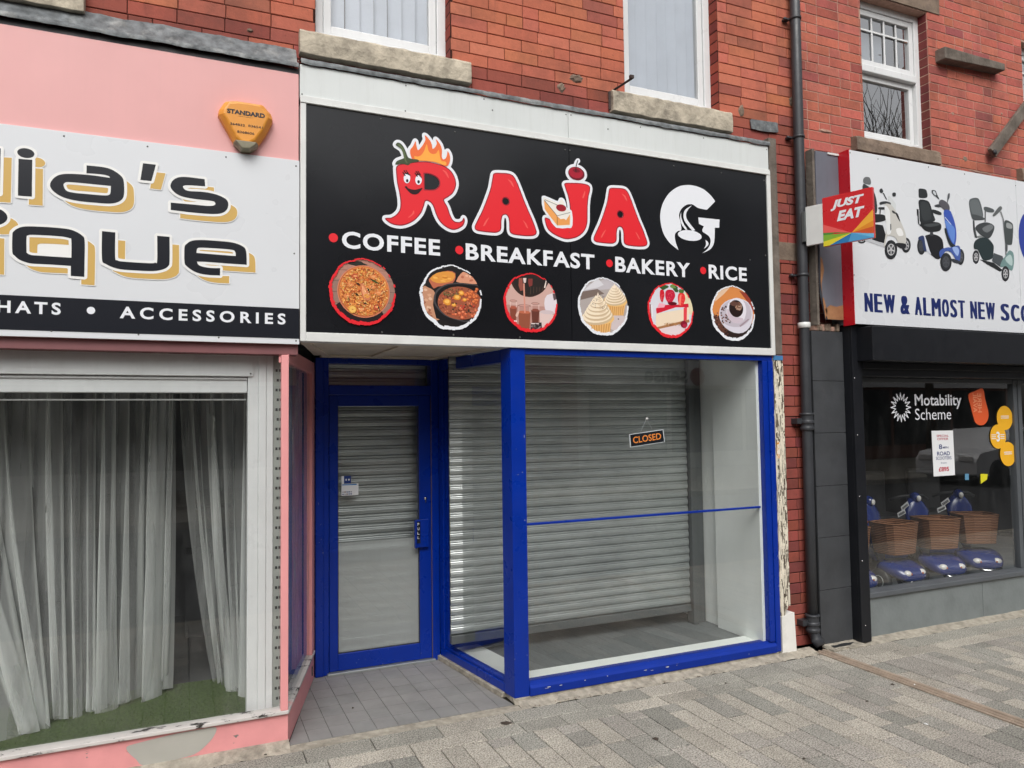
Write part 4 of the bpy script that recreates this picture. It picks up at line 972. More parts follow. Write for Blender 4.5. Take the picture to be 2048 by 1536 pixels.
# round food pictures
def food(name, label, cx, cy, rpx, T_, painter, ring, seed):
    """T_: crop transform; the picture is a disc print with a brushed ring"""
    r = random.Random(seed); (ax, az), = T_([(cx, cy)]); (bx, bz), = T_([(cx, cy+rpx)]); R = abs(az-bz)
    C = ell2(ax, az, R, R, 40); mb = MB(); cnt = [0]
    def add(pts, c, k=1.0):
        q = clip(pts, C)
        if len(q) < 3: return
        cnt[0] += 1
        mb.poly([(x, PYY-.0004-cnt[0]*6e-6, z) for x, z in q], col=srgb(*[min(255, v*k) for v in c]))
    painter(add, T_, ax, az, R, r)
    o = obj(name, mb, m_vcprint, g2, label=label)
    mb = MB(); n = 90; y = PYY-.0004-cnt[0]*6e-6-.0004
    gap = (-.1, .95)
    for i in range(n):
        t0, t1 = 2*pi*i/n, 2*pi*(i+1)/n; tm = (t0+t1)/2; v = .5+.5*cos(tm-4.3)
        wdt = R*(.035+.075*v); ro = R*(1.02+.012*sin(tm*9)+r.uniform(-.012, .012)); ri = ro-wdt*r.uniform(.8, 1.15)
        if gap[0] < tm % (2*pi) < gap[1] and r.random() < .8: continue
        ov = .012
        mb.poly([(ax+ro*cos(t0-ov), y-i*5e-6, az+ro*sin(t0-ov)), (ax+ro*cos(t1+ov), y-i*5e-6, az+ro*sin(t1+ov)), (ax+ri*cos(t1+ov), y-i*5e-6, az+ri*sin(t1+ov)), (ax+ri*cos(t0-ov), y-i*5e-6, az+ri*sin(t0-ov))])
    obj('brushed_ring', mb, ring, o)
    return o
def blob(cx, cz, rx, rz, r, n=10, j=.25): 
    a0 = r.uniform(0, 6); return [(cx+rx*cos(a0+2*pi*i/n)*r.uniform(1-j, 1+j), cz+rz*sin(a0+2*pi*i/n)*r.uniform(1-j, 1+j)) for i in range(n)]
def specks(add, n, cx, cz, rx, rz, s, cols, r, asp=2.2):
    for i in range(n):
        a, q = r.uniform(0, 2*pi), sqrt(r.random()); x, z = cx+rx*q*cos(a), cz+rz*q*sin(a); t = r.uniform(0, pi); l, w_ = s*r.uniform(.7, 1.4), s/asp*r.uniform(.7, 1.3)
        c = r.choice(cols); k = r.uniform(.85, 1.12)
        add([(x+l*cos(t)*u-w_*sin(t)*v, z+l*sin(t)*u+w_*cos(t)*v) for u, v in ((-1, 0), (-.4, 1), (.5, .9), (1, 0), (.4, -1), (-.5, -.9))], c, k)
FA = lambda pts: T(640, 500, 6.0235, pts, PYY); FB = lambda pts: T(990, 530, 7.314, pts, PYY); FC = lambda pts: T(1270, 550, 7.877, pts, PYY)
def p_biryani(add, T_, ax, az, R, r):
    add(ell2(ax, az, R, R, 40), (150, 118, 106)); add([(ax-R, az+.35*R), (ax+R, az+.45*R), (ax+R, az+R), (ax-R, az+R)], (176, 128, 112))
    for k in range(5): add([(ax-R, az-.7*R+k*.33*R), (ax+R, az-.62*R+k*.33*R), (ax+R, az-.61*R+k*.33*R), (ax-R, az-.69*R+k*.33*R)], (90, 62, 56))
    add(blob(ax-.15*R, az-.62*R, .8*R, .42*R, r, 14, .1), (34, 24, 26)); add(blob(ax-.2*R, az+.86*R, .3*R, .08*R, r), (40, 40, 34))
    c = T_([(528, 500)])[0]; Rp = R*.80
    add(ell2(c[0], c[1], Rp, Rp, 36), (214, 128, 92)); add(ell2(c[0], c[1], Rp*.965, Rp*.965, 36), (176, 96, 62)); add(ell2(c[0]+.01*R, c[1]+.01*R, Rp*.94, Rp*.94, 36), (216, 132, 66))
    specks(add, 620, c[0], c[1], Rp*.9, Rp*.9, R*.042, [(236, 168, 96), (226, 140, 70), (208, 112, 56), (244, 190, 120), (196, 92, 48), (232, 176, 84), (170, 84, 50)], r, 3)
    for (x, y) in ((420, 320), (640, 330), (360, 420), (330, 560), (620, 450), (700, 520), (500, 720), (680, 690)):
        q = T_([(x, y)])[0]; add(blob(q[0], q[1], .11*R, .075*R, r, 9, .3), r.choice([(206, 106, 56), (222, 136, 78), (188, 84, 52)])); add(blob(q[0]+.01*R, q[1]+.015*R, .06*R, .03*R, r), (236, 160, 104))
    q = T_([(545, 520)])[0]; add(smooth(T_([(490, 400), (530, 420), (580, 500), (610, 570), (580, 610), (530, 600), (500, 540), (485, 460)]), 2), (206, 124, 84)); add(smooth(T_([(500, 430), (530, 450), (560, 520), (570, 570), (530, 570), (508, 500)]), 2), (232, 158, 112)); add(blob(q[0]+.04*R, q[1]-.09*R, .09*R, .06*R, r), (224, 150, 72))
    for (x, y, l) in ((660, 380, .17), (580, 480, .09), (440, 535, .08), (700, 690, .13), (540, 640, .09), (460, 410, .09), (340, 590, .1)):
        q = T_([(x, y)])[0]; t = r.uniform(-1.4, -.4); add([(q[0]+l*R*cos(t)*u-.028*R*sin(t)*v, q[1]+l*R*sin(t)*u+.028*R*cos(t)*v) for u, v in ((-1, 0), (0, 1), (1, 0), (0, -1))], r.choice([(48, 46, 26), (66, 84, 40), (58, 40, 30)]))
    q = T_([(390, 715)])[0]; add(ell2(q[0], q[1], .12*R, .12*R), (214, 150, 58)); add(ell2(q[0], q[1], .10*R, .10*R), (238, 188, 96))
    specks(add, 160, c[0], c[1], Rp*.9, Rp*.9, R*.03, [(250, 204, 140), (190, 80, 44), (240, 176, 100)], r, 3)
food('food_picture', 'round picture of an orange rice dish', 515, 508, 395, FA, p_biryani, m_red, 1)
def p_curry(add, T_, ax, az, R, r):
    add(ell2(ax, az, R, R, 40), (30, 27, 27))
    add(smooth(T_([(1240, 440), (1300, 450), (1370, 490), (1390, 560), (1370, 640), (1420, 700), (1500, 790), (1400, 850), (1300, 760), (1240, 640)]), 2), (196, 142, 112))
    for i in range(26): q = T_([(r.uniform(1245, 1480), r.uniform(470, 820))])[0]; add(blob(q[0], q[1], .06*R, .045*R, r), r.choice([(214, 166, 136), (168, 104, 78), (222, 184, 156), (150, 88, 66)]))
    add(T_([(1400, 820), (1360, 660), (1370, 560), (1430, 470), (1600, 400), (1960, 430), (1960, 900), (1600, 900)]), (24, 22, 24))
    add(smooth(T_([(1310, 350), (1400, 290), (1540, 250), (1630, 280), (1620, 370), (1560, 420), (1420, 440), (1370, 465), (1335, 410)]), 2), (188, 104, 76)); add(smooth(T_([(1325, 345), (1410, 275), (1540, 258), (1625, 290), (1600, 365), (1500, 398), (1400, 395)]), 2), (222, 150, 66))
    for i in range(9): q = T_([(r.uniform(1380, 1580), r.uniform(285, 375))])[0]; add(blob(q[0], q[1], .09*R, .022*R, r), r.choice([(240, 180, 90), (206, 128, 48), (236, 168, 74)]))
    add(smooth(T_([(1640, 380), (1700, 280), (1740, 265), (1800, 300), (1870, 360), (1890, 410), (1760, 400)]), 2), (216, 150, 120)); 
    for i in range(8): q = T_([(r.uniform(1690, 1850), r.uniform(300, 395))])[0]; add(blob(q[0], q[1], .05*R, .035*R, r), r.choice([(232, 180, 150), (188, 110, 84)]))
    pan = [(1370, 580), (1385, 510), (1440, 450), (1530, 410), (1640, 395), (1780, 405), (1930, 440), (1990, 600), (1950, 780), (1800, 865), (1650, 845), (1500, 790), (1410, 700), (1375, 640)]
    add(smooth(T_(pan), 2), (70, 66, 68)); add(smooth([(x+.012*R, z) for x, z in T_([(1388, 580), (1400, 520), (1450, 465), (1530, 425), (1640, 410), (1780, 418), (1930, 450), (1980, 600), (1940, 770), (1800, 852), (1650, 832), (1510, 778), (1425, 690), (1392, 640)])], 2), (18, 17, 19))
    q = T_([(1690, 640)])[0]; add(ell2(q[0], q[1], .74*R, .52*R, 30), (160, 88, 62))
    specks(add, 190, q[0], q[1], .72*R, .48*R, .035*R, [(186, 104, 78), (150, 70, 50), (206, 128, 92), (120, 60, 40), (200, 96, 60)], r, 1.6)
    for i in range(20): w_ = T_([(r.uniform(1740, 1930), r.uniform(470, 640))])[0]; s_ = r.uniform(.05, .075)*R; add(ell2(w_[0], w_[1], s_, s_*.85, 12), (176, 80, 44)); add(ell2(w_[0]-.01*R, w_[1]+.012*R, s_*.7, s_*.55, 10), (226, 128, 74))
    for i in range(9): w_ = T_([(r.uniform(1620, 1900), r.uniform(700, 830))])[0]; s_ = r.uniform(.05, .08)*R; add(ell2(w_[0], w_[1], s_, s_*.8, 12), (190, 86, 56)); add(ell2(w_[0]-.01*R, w_[1]+.012*R, s_*.6, s_*.5, 10), (228, 138, 98))
    for (x, y, s_) in ((1530, 625, .13), (1650, 570, .12), (1700, 520, .1), (1610, 660, .08), (1740, 600, .07)): w_ = T_([(x, y)])[0]; add(blob(w_[0], w_[1], s_*R, s_*.8*R, r, 10, .12), (226, 148, 56)); add(blob(w_[0], w_[1]+.01*R, s_*.6*R, s_*.45*R, r, 8, .12), (246, 190, 96))
    for i in range(30): w_ = T_([(r.uniform(1490, 1680), r.uniform(470, 560))])[0]; t = r.uniform(0, 3); l = .06*R; add([(w_[0]+l*cos(t)*u-.01*R*sin(t)*v, w_[1]+l*sin(t)*u+.01*R*cos(t)*v) for u, v in ((-1, 0), (0, 1), (1, 0), (0, -1))], r.choice([(70, 92, 52), (44, 62, 38), (120, 132, 84)]))
    for i in range(16): w_ = T_([(r.uniform(1530, 1880), r.uniform(640, 760))])[0]; add(blob(w_[0], w_[1], .03*R, .022*R, r), r.choice([(40, 52, 34), (214, 60, 50), (60, 50, 40)]))
food('food_picture', 'round picture of a chickpea curry in a dark pan', 1580, 575, 385, FA, p_curry, m_print_white, 2)
def p_choc(add, T_, ax, az, R, r):
    add(ell2(ax, az, R, R, 40), (206, 168, 158)); add([(ax-R, az-.1*R), (ax+R, az-.1*R), (ax+R, az-R), (ax-R, az-R)], (186, 140, 130))
    add(smooth(T_([(215, 180), (780, 160), (760, 300), (700, 390), (600, 450), (500, 470), (380, 440), (290, 360), (240, 270)]), 2), (54, 38, 34)); add(smooth(T_([(260, 150), (740, 150), (700, 330), (600, 420), (480, 440), (380, 400), (300, 300)]), 2), (40, 34, 32))
    add(T_([(350, 190), (400, 190), (410, 370), (370, 380), (345, 300)]), (150, 82, 70)); add(T_([(485, 200), (550, 200), (545, 300), (500, 320), (485, 260)]), (128, 56, 52)); add(T_([(715, 330), (745, 220), (755, 225), (735, 340)]), (236, 220, 210)); add(T_([(410, 190), (460, 190), (450, 260), (420, 260)]), (220, 200, 196))
    for i in range(5): add(T_([(520+i*45, 320), (524+i*45, 320), (522+i*44, 430-i*14), (518+i*44, 430-i*14)]), (110, 84, 70))
    add(smooth(T_([(760, 440), (900, 420), (960, 520), (900, 700), (760, 700), (720, 560)]), 2), (224, 214, 220)); add(T_([(840, 420), (890, 420), (900, 500), (860, 520)]), (96, 80, 84))
    add(T_([(650, 690), (880, 730), (860, 800), (700, 960), (660, 900)]), (222, 196, 190)); add(ell2(*T_([(760, 690)])[0], .27*R, .07*R, 20), (208, 190, 192))
    for (x0, x1, y0, y1, c) in ((215, 320, 620, 830, (134, 70, 54)), (340, 520, 690, 930, (148, 82, 60)), (530, 650, 660, 850, (104, 56, 46))):
        add(T_([(x0, y0), (x1, y0), (x1-14, y1), (x0+14, y1)]), c); q = T_([((x0+x1)/2, y0)])[0]; add(ell2(q[0], q[1], (x1-x0)/2*.00045, .05*R, 18), tuple(min(255, v*1.3) for v in c)); 
        add(T_([(x0+6, y0-90), (x0+12, y0-90), (x0+12, y0), (x0+6, y0)]), (232, 206, 196)); add(T_([(x1-12, y0-90), (x1-6, y0-90), (x1-6, y0), (x1-12, y0)]), (236, 214, 206))
        q = T_([((x0+x1)/2, y0-95)])[0]; add(ell2(q[0], q[1], (x1-x0)/2*.00045, .045*R, 18), (120, 74, 66)); add(ell2(q[0], q[1], (x1-x0)/2*.00040, .036*R, 18), (196, 150, 140))
    add(T_([(410, 270), (432, 270), (448, 700), (426, 700)]), (214, 146, 128)); add(T_([(520, 850), (680, 840), (690, 940), (520, 960)]), (52, 44, 46)); add(T_([(530, 850), (640, 850), (640, 868), (530, 866)]), (226, 214, 212)); add(T_([(250, 810), (320, 812), (318, 832), (256, 828)]), (238, 228, 224))
    specks(add, 40, *T_([(600, 900)])[0], .2*R, .1*R, .03*R, [(90, 76, 78), (30, 26, 28), (170, 150, 150)], r)
    add(smooth(T_([(300, 740), (320, 690), (350, 680), (345, 720), (322, 760)]), 2), (226, 184, 168))
food('food_picture', 'round picture of hot chocolate poured into glass cups', 525, 555, 425, FB, p_choc, m_red, 3)
def p_cup(add, T_, ax, az, R, r):
    add(ell2(ax, az, R, R, 40), (176, 166, 162)); add(T_([(1210, 330), (1700, 180), (1960, 150), (1960, 330), (1210, 390)]), (192, 186, 190)); add(T_([(1300, 370), (1500, 190), (1590, 290), (1500, 330), (1400, 350)]), (214, 212, 216)); add(T_([(1210, 400), (1500, 350), (1600, 420), (1300, 500), (1210, 520)]), (122, 106, 98))
    add(blob(*T_([(1800, 850)])[0], .5*R, .3*R, r, 14, .08), (206, 192, 192))
    def cake(x0, x1, y0, y1, tipx, tipy, n):
        add(T_([(x0, y0), (x1, y0+10), (x1-40, y1), (x0+50, y1)]), (206, 150, 84))
        for i in range(n): xx = x0+(x1-x0)*(i+.2)/n; xb = x0+50+(x1-x0-90)*(i+.2)/n; d_ = (x1-x0)/n*.4; add(T_([(xx, y0+(y1-y0)*.35), (xx+d_, y0+(y1-y0)*.35), (xb+d_*.9, y1), (xb, y1)]), (232, 184, 118))
        add(smooth(T_([(x0-10, y0), ((x0+x1)/2, y0-40), (x1+10, y0+10), (x1-10, y0+(y1-y0)*.4), ((x0+x1)/2, y0+(y1-y0)*.5), (x0+15, y0+(y1-y0)*.36)]), 2), (234, 190, 118))
        h = y0-tipy; 
        for k in range(7):
            f = k/7; cxx = (x0+x1)/2*(1-f)+tipx*f; ww = (x1-x0)*.54*(1-f)**.8+8; yy_ = y0+30-f*h; q = T_([(cxx, yy_)])[0]; e = ww*.00046
            add(ell2(q[0], q[1], e, e*.42+.004, 20, .14), (206, 180, 146)); add(ell2(q[0]-e*.03, q[1]+e*.08, e*.97, e*.38+.003, 20, .14), (242, 226, 200)); add(ell2(q[0]+e*.35, q[1]-e*.02, e*.35, e*.16, 12, .3), (226, 204, 174))
        add(T_([(tipx-26, tipy+70), (tipx, tipy), (tipx+22, tipy+70)]), (244, 226, 206))
    cake(1610, 1920, 480, 740, 1745, 265, 9); cake(1290, 1720, 730, 1010, 1505, 395, 11)
    for i in range(46): t = r.random(); q = T_([(1380+t*270+r.uniform(-10, 10), 575+t*50+r.uniform(-26, 30)) if i % 2 else (r.uniform(1440, 1600), r.uniform(440, 530))])[0]; add(blob(q[0], q[1], .014*R, .011*R, r, 6), (70, 40, 36))
    add(blob(*T_([(1805, 790)])[0], .03*R, .02*R, r), (80, 44, 44))
food('food_picture', 'round picture of two cream-topped cupcakes', 1585, 610, 415, FB, p_cup, m_print_white, 4)
def p_cheese(add, T_, ax, az, R, r):
    add(ell2(ax, az, R, R, 40), (216, 214, 222)); add(blob(*T_([(560, 900)])[0], .75*R, .32*R, r, 14, .06), (226, 208, 210)); add(blob(*T_([(860, 420)])[0], .3*R, .5*R, r, 14, .1), (226, 214, 176))
    add(T_([(236, 460), (248, 460), (258, 660), (244, 660)]), (120, 60, 50)); add(T_([(258, 470), (268, 470), (274, 650), (264, 650)]), (250, 248, 250))
    add(T_([(330, 610), (760, 540), (850, 500), (850, 710), (330, 830)]), (236, 216, 190)); add(T_([(330, 825), (850, 700), (860, 745), (340, 858)]), (168, 116, 74)); add(T_([(330, 530), (400, 470), (650, 470), (840, 450), (845, 510), (640, 510), (340, 610)]), (206, 26, 52)); add(T_([(765, 520), (820, 500), (815, 710), (765, 725)]), (226, 66, 76)); add(T_([(380, 440), (480, 460), (460, 510), (350, 520)]), (240, 170, 186))
    specks(add, 70, *T_([(600, 780)])[0], .42*R, .05*R, .025*R, [(140, 90, 56), (190, 140, 94)], r)
    for (x, y, rx, rz, c) in ((425, 330, .11, .24, (206, 24, 44)), (550, 340, .235, .26, (196, 24, 58)), (730, 390, .18, .26, (226, 48, 48))):
        q = T_([(x, y)])[0]; add(smooth([(q[0]+rx*R*a, q[1]+rz*R*b) for a, b in ((-.9, .2), (-.7, .8), (0, 1), (.7, .85), (1, .2), (.6, -.5), (.1, -1), (-.4, -.85), (-.8, -.4))], 3), c)
        for i in range(16): add(ell2(q[0]+rx*R*r.uniform(-.65, .65), q[1]+rz*R*r.uniform(-.6, .7), .012*R, .014*R, 6), (240, 120, 120))
    add(T_([(700, 330), (730, 300), (720, 480), (680, 470)]), (246, 130, 110))
    for (x, y) in ((430, 195), (620, 200), (730, 250), (470, 180), (640, 235), (600, 180)): q = T_([(x, y)])[0]; add(blob(q[0], q[1], .13*R, .075*R, r, 8, .4), r.choice([(74, 116, 52), (110, 146, 74), (52, 88, 44)]))
    add(blob(*T_([(770, 780)])[0], .16*R, .14*R, r, 12, .06), (132, 20, 44)); add(blob(*T_([(785, 800)])[0], .1*R, .07*R, r, 10, .1), (176, 36, 64)); add(blob(*T_([(590, 450)])[0], .25*R, .06*R, r), (96, 10, 26))
food('food_picture', 'round picture of strawberry cheesecake', 563, 560, 425, FC, p_cheese, m_red, 5)
def p_coffee(add, T_, ax, az, R, r):
    add(ell2(ax, az, R, R, 40), (214, 136, 74)); add(T_([(1200, 620), (1500, 700), (1700, 1050), (1200, 1050)]), (96, 60, 48)); add(T_([(1640, 250), (1900, 330), (1900, 640), (1800, 460)]), (150, 62, 46)); add(T_([(1300, 180), (1500, 190), (1400, 300), (1260, 420)]), (224, 190, 160))
    add(T_([(1400, 900), (1850, 760), (1850, 1050), (1400, 1050)]), (44, 30, 28))
    for i in range(80): q = T_([(r.uniform(1220, 1480), r.uniform(600, 960))])[0]; add(blob(q[0], q[1], .045*R, .03*R, r, 7, .2), r.choice([(62, 34, 28), (40, 22, 20), (92, 54, 44), (150, 96, 78)]))
    add(smooth(T_([(1325, 600), (1360, 480), (1480, 390), (1640, 370), (1780, 430), (1850, 560), (1850, 700), (1800, 830), (1700, 910), (1560, 910), (1420, 830), (1340, 710)]), 2), (214, 210, 220)); add(smooth(T_([(1340, 610), (1370, 490), (1490, 400), (1640, 384), (1770, 440), (1830, 570), (1820, 690), (1700, 800), (1560, 820), (1430, 780), (1355, 700)]), 2), (192, 184, 194))
    for i in range(46): q = T_([(r.uniform(1350, 1530), r.uniform(480, 770))])[0]; add(blob(q[0], q[1], .04*R, .03*R, r, 7, .2), r.choice([(70, 38, 34), (48, 28, 26), (120, 72, 60)]))
    add(smooth(T_([(1440, 520), (1500, 400), (1600, 360), (1700, 400), (1750, 520), (1740, 640), (1690, 740), (1600, 765), (1500, 720), (1450, 640)]), 2), (226, 222, 230)); add(smooth(T_([(1452, 540), (1500, 560), (1600, 660), (1700, 680), (1690, 740), (1600, 765), (1500, 720), (1455, 640)]), 2), (204, 190, 200))
    q = T_([(1592, 530)])[0]; add(ell2(q[0], q[1], .33*R, .32*R, 26), (38, 24, 22)); add(blob(q[0]+.12*R, q[1]+.08*R, .17*R, .15*R, r, 12, .15), (130, 92, 72)); specks(add, 50, q[0]+.12*R, q[1]+.08*R, .15*R, .14*R, .018*R, [(206, 170, 146), (80, 52, 44), (236, 214, 196)], r, 1.4); add(blob(q[0]-.1*R, q[1]+.18*R, .2*R, .08*R, r), (98, 66, 56))
    add(T_([(1640, 800), (1780, 690), (1800, 700), (1660, 820)]), (160, 140, 150))
food('food_picture', 'round picture of a coffee cup with beans', 1545, 605, 425, FC, p_coffee, m_print_white, 6)
for (x, y) in ((812, 171), (968, 198), (811, 222), (853, 237), (985, 220), (964, 250), (1132, 229), (1142, 230), (1216, 258), (1281, 254), (1407, 276), (1388, 321), (1403, 319), (1533, 299), (1533, 341), (604, 188)):
    p = PY(x, y, -.004); screw(g2, p.x, p.z, -.004, .0042)
for (x, y) in ((762, 238), (910, 264), (1130, 300), (1140, 301), (1347.5, 332), (1442.6, 345.6), (1528, 361), (1138, 465), (764, 668), (907, 675), (1040, 680), (1500, 520), (1531, 511)):
    p = PY(x, y, -.0065); screw(g2, p.x, min(max(p.z, 2.13), 3.33), -.0065, .0055)
# weathered timber post beside the sign
mb = MB(); mb.box(3.768, 3.838, .0, .10, 2.075, 3.622); tag(obj('timber_post', mb, m_oldwood, None, .004), 'bare grey timber upright at the right end of the black sign', 'timber post')
# ================================================================== BLUE SHOPFRONT
s2 = thing('blue_shopfront', 'royal blue shopfront with a recessed door and a large display window', 'shopfront', (2.2, .3, 0))
PP = [(1.748, 0), (1.842, 0), (1.842, .10), (1.828, .12), (1.733, .12)]
mb = MB(); mb.prism(PP, .034, 2.066, 'Z'); obj('corner_post', mb, m_blue, s2, .004)
boxes('top_rail', [(1.8425, 3.745, .004, .075, 2.030, 2.066)], m_blue, s2, .003)
mb = MB(); mb.box(3.655, 3.700, .002, .09, .105, 2.0295); mb.box(3.702, 3.745, -.004, .09, .035, 2.0295)
obj('end_post', mb, m_blue, s2, .004)
mb = MB(); mb.add([], [])
vs = []
for x in (1.8425, 3.701):
    vs += [(x, .085, .034), (x, -.012, .034), (x, -.016, .080), (x, -.004, .094), (x, .030, .104), (x, .085, .106)]
mb = MB(); mb.add(vs, [(0, 1, 2, 3, 4, 5), (6, 7, 8, 9, 10, 11)]+[(i, (i+1) % 6, 6+(i+1) % 6, 6+i) for i in range(6)]); obj('bottom_rail', mb, m_blue_chip, s2, .003)
rough_strip('plinth_edge', 1.74, 3.72, .01, -.022, .033, .006, m_conc, s2, 9, 80, .006)
boxes('plinth', [(1.745, 3.72, -.006, .12, .001, .033)], m_conc, s2, .004)
boxes('window_bead', [(1.8425, 3.627, .026, .048, 1.013, 1.027)], m_blue, s2, .003)
def sheet(mb, x0, x1, y, z0, z1): mb.add([(x0, y, z0), (x1, y, z0), (x1, y, z1), (x0, y, z1)], [(0, 1, 2, 3)])
mb = MB(); sheet(mb, 1.8425, 3.6545, .038, .105, 2.0298); obj('window_pane', mb, m_glass, s2)
# splayed side window
A, B = Vector((1.733, .121)), Vector((1.612, .955)); D_ = (B-A).normalized(); N_ = Vector((-D_.y, D_.x)); Ls = (B-A).length   # N_ points to the door side
def alS(mb, s0, s1_, n0, n1, z0, z1):
    c = [A+D_*s0+N_*n0, A+D_*s1_+N_*n0, A+D_*s0+N_*n1, A+D_*s1_+N_*n1]; mb.hexa([(p.x, p.y, z) for z in (z0, z1) for p in c])
mb = MB(); alS(mb, 0, Ls, -.07, .0, .034, .085); alS(mb, 0, Ls, -.055, -.012, .0855, .105); obj('side_bottom_rail', mb, m_blue, s2, .004)
mb = MB(); alS(mb, 0, Ls, -.065, .0, 1.99, 2.066); obj('side_top_rail', mb, m_blue, s2, .004)
mb = MB(); alS(mb, Ls-.06, Ls, -.065, .002, .0855, 1.9895); alS(mb, Ls-.10, Ls-.061, -.055, -.012, .1055, 1.9895); obj('side_post', mb, m_blue, s2, .004)
mb = MB(); q = [A+N_*-.037, A+D_*(Ls-.1)+N_*-.037]; mb.add([(q[0].x, q[0].y, .1055), (q[1].x, q[1].y, .1055), (q[1].x, q[1].y, 1.9895), (q[0].x, q[0].y, 1.9895)], [(0, 1, 2, 3)]); obj('side_pane', mb, m_glass, s2)
mb = MB(); alS(mb, -.0, Ls+.03, -.065, .018, .002, .0335); obj('side_plinth', mb, m_conc, s2, .003)
# display: white ledge, floor, walls, ceiling
boxes('display_ledge', [(1.86, 3.629, .046, .235, .06, .092)], m_int_white, s2)
mb = MB(); alS(mb, .02, Ls-.1, -.235, -.072, .06, .0925); obj('display_ledge', mb, m_int_white, s2)
mb = MB(); mb.prism([(1.80, .10), (3.70, .10), (3.70, 2.6), (1.63, 2.6), (1.63, 1.07), (1.67, .97)], .02, .080, 'Z'); obj('display_floor', mb, m_lino, s2)
boxes('side_wall', [(3.630, 3.654, .0452, .52, .081, 2.09), (3.6545, 3.70, .0905, .52, .081, 2.09), (3.665, 3.70, .521, 2.6, .081, 2.09)], m_int_white, s2, .002)
boxes('display_ceiling', [(1.62, 3.70, .078, 2.6, 2.0905, 2.12)], m_int_white, s2)
boxes('rear_room', [(.76, 3.70, 2.6, 2.65, 0, 2.12), (.60, .758, 1.03, 2.65, 0, 2.12), (.76, 1.62, 1.05, 2.6, 2.0905, 2.12), (.76, 1.599, 1.05, 2.6, -.04, .001)], m_int_dark, s2)
# soffit over the entrance
mb = MB(); mb.prism([(.54, .062), (1.74, .062), (1.62, .985), (.765, .985)], 2.082, 2.10, 'Z'); obj('soffit', mb, m_soffit, s2)
boxes('soffit_batten', [(.56, 1.75, .062, .13, 2.068, 2.0815), (.80, 1.60, .90, .975, 2.068, 2.0815), (1.12, 1.19, .131, .899, 2.070, 2.0815)], m_soffit, s2, .003)
mb = MB(); 
for (a, b, w_) in (((.585, .13), (.83, .9), .05), ((1.70, .13), (1.60, .9), .06)):
    a, b = Vector(a), Vector(b); n_ = Vector(((b-a).y, -(b-a).x)).normalized()*w_/2
    mb.prism([tuple(a-n_), tuple(b-n_), tuple(b+n_), tuple(a+n_)], 2.071, 2.0815, 'Z')
obj('soffit_batten', mb, m_soffit, s2, .003)
# door frame and door
DY = .965
mb = MB(); mb.box(.770, .822, DY-.012, DY+.09, .002, 2.066); mb.box(.8225, .858, DY, DY+.085, .002, 2.066); mb.box(1.560, 1.612, DY-.006, DY+.09, .002, 2.066)
mb.box(.8585, 1.5595, DY-.0, DY+.085, 1.822, 1.886); mb.box(.8585, 1.5595, DY-.0, DY+.085, 2.030, 2.066); obj('door_frame', mb, m_blue, s2, .004)
mb = MB(); sheet(mb, .8585, 1.5595, DY+.037, 1.8865, 2.0295); obj('transom_pane', mb, m_glass_dirty, s2)
boxes('threshold', [(.845, 1.575, DY-.025, DY+.02, .0015, .016)], m_galv, s2, .003)
dl = MB(); a0_, a1_, b0_, b1_ = .861, 1.557, .918, 1.472
for q in ((a0_, b0_, .018, 1.820), (b1_, a1_, .018, 1.820), (b0_, b1_, .018, .128), (b0_, b1_, 1.746, 1.820)): dl.box(q[0], q[1], DY+.004, DY+.05, q[2], q[3])
dl = obj('door', dl, m_blue, s2, .004)
mb = MB(); sheet(mb, b0_, b1_, DY+.027, .128, 1.746); obj('door_pane', mb, m_glass_dirty, dl)
mb = MB(); sheet(mb, b0_+.001, b1_-.001, DY+.0285, .129, .842); obj('frosted_film', mb, m_frost, dl)
boxes('pane_gasket', [(b0_, b0_+.004, DY+.012, DY+.0235, .128, 1.746), (b1_-.004, b1_, DY+.012, DY+.0235, .128, 1.746), (b0_, b1_, DY+.012, DY+.0235, .128, .132)], m_plastic, dl)
mb = MB(); a = PY(829, 1040, DY-.03); b = PY(857, 1094, DY-.03); mb.box(a.x, b.x+.004, DY-.028, DY-.018, b.z, a.z); mb.box(a.x, a.x+.012, DY-.05, DY-.028, b.z, a.z); mb.box(b.x-.02, b.x, DY-.018, DY+.004, b.z+.02, b.z+.05); mb.box(b.x-.02, b.x, DY-.018, DY+.004, a.z-.05, a.z-.02)
hd = obj('handle', mb, m_blue, dl, .003)
boxes('pull_plate', [(a.x+.0125, a.x+.041, DY-.0305, DY-.0283, b.z+.03, a.z-.012)], m_print_black, dl)
mb = MB()
for i, ch_ in enumerate('PULL'): z = a.z-.04-i*.030; put_text(mb, ch_, a.x+.020, a.x+.033, z, z+.018, DY-.0312, weight=.02)
obj('pull_lettering', mb, m_print_white, dl)
mb = MB(); p = PY(851, 997, DY); mb.lathe((p.x, DY+.004, p.z), [(.009, 0), (.009, -.006), (.006, -.008)], 14, 'Y'); mb.box(p.x-.003, p.x+.003, DY-.006, DY+.003, p.z-.028, p.z-.006); obj('lock', mb, m_chrome, dl)
boxes('worn_seam', [(1.5572, 1.5596, DY-.0005, DY+.003, .02, 1.82)], flat('bare_brown_edge', srgb(120, 96, 84), .8), s2)
r_ = random.Random(31); mb = MB()
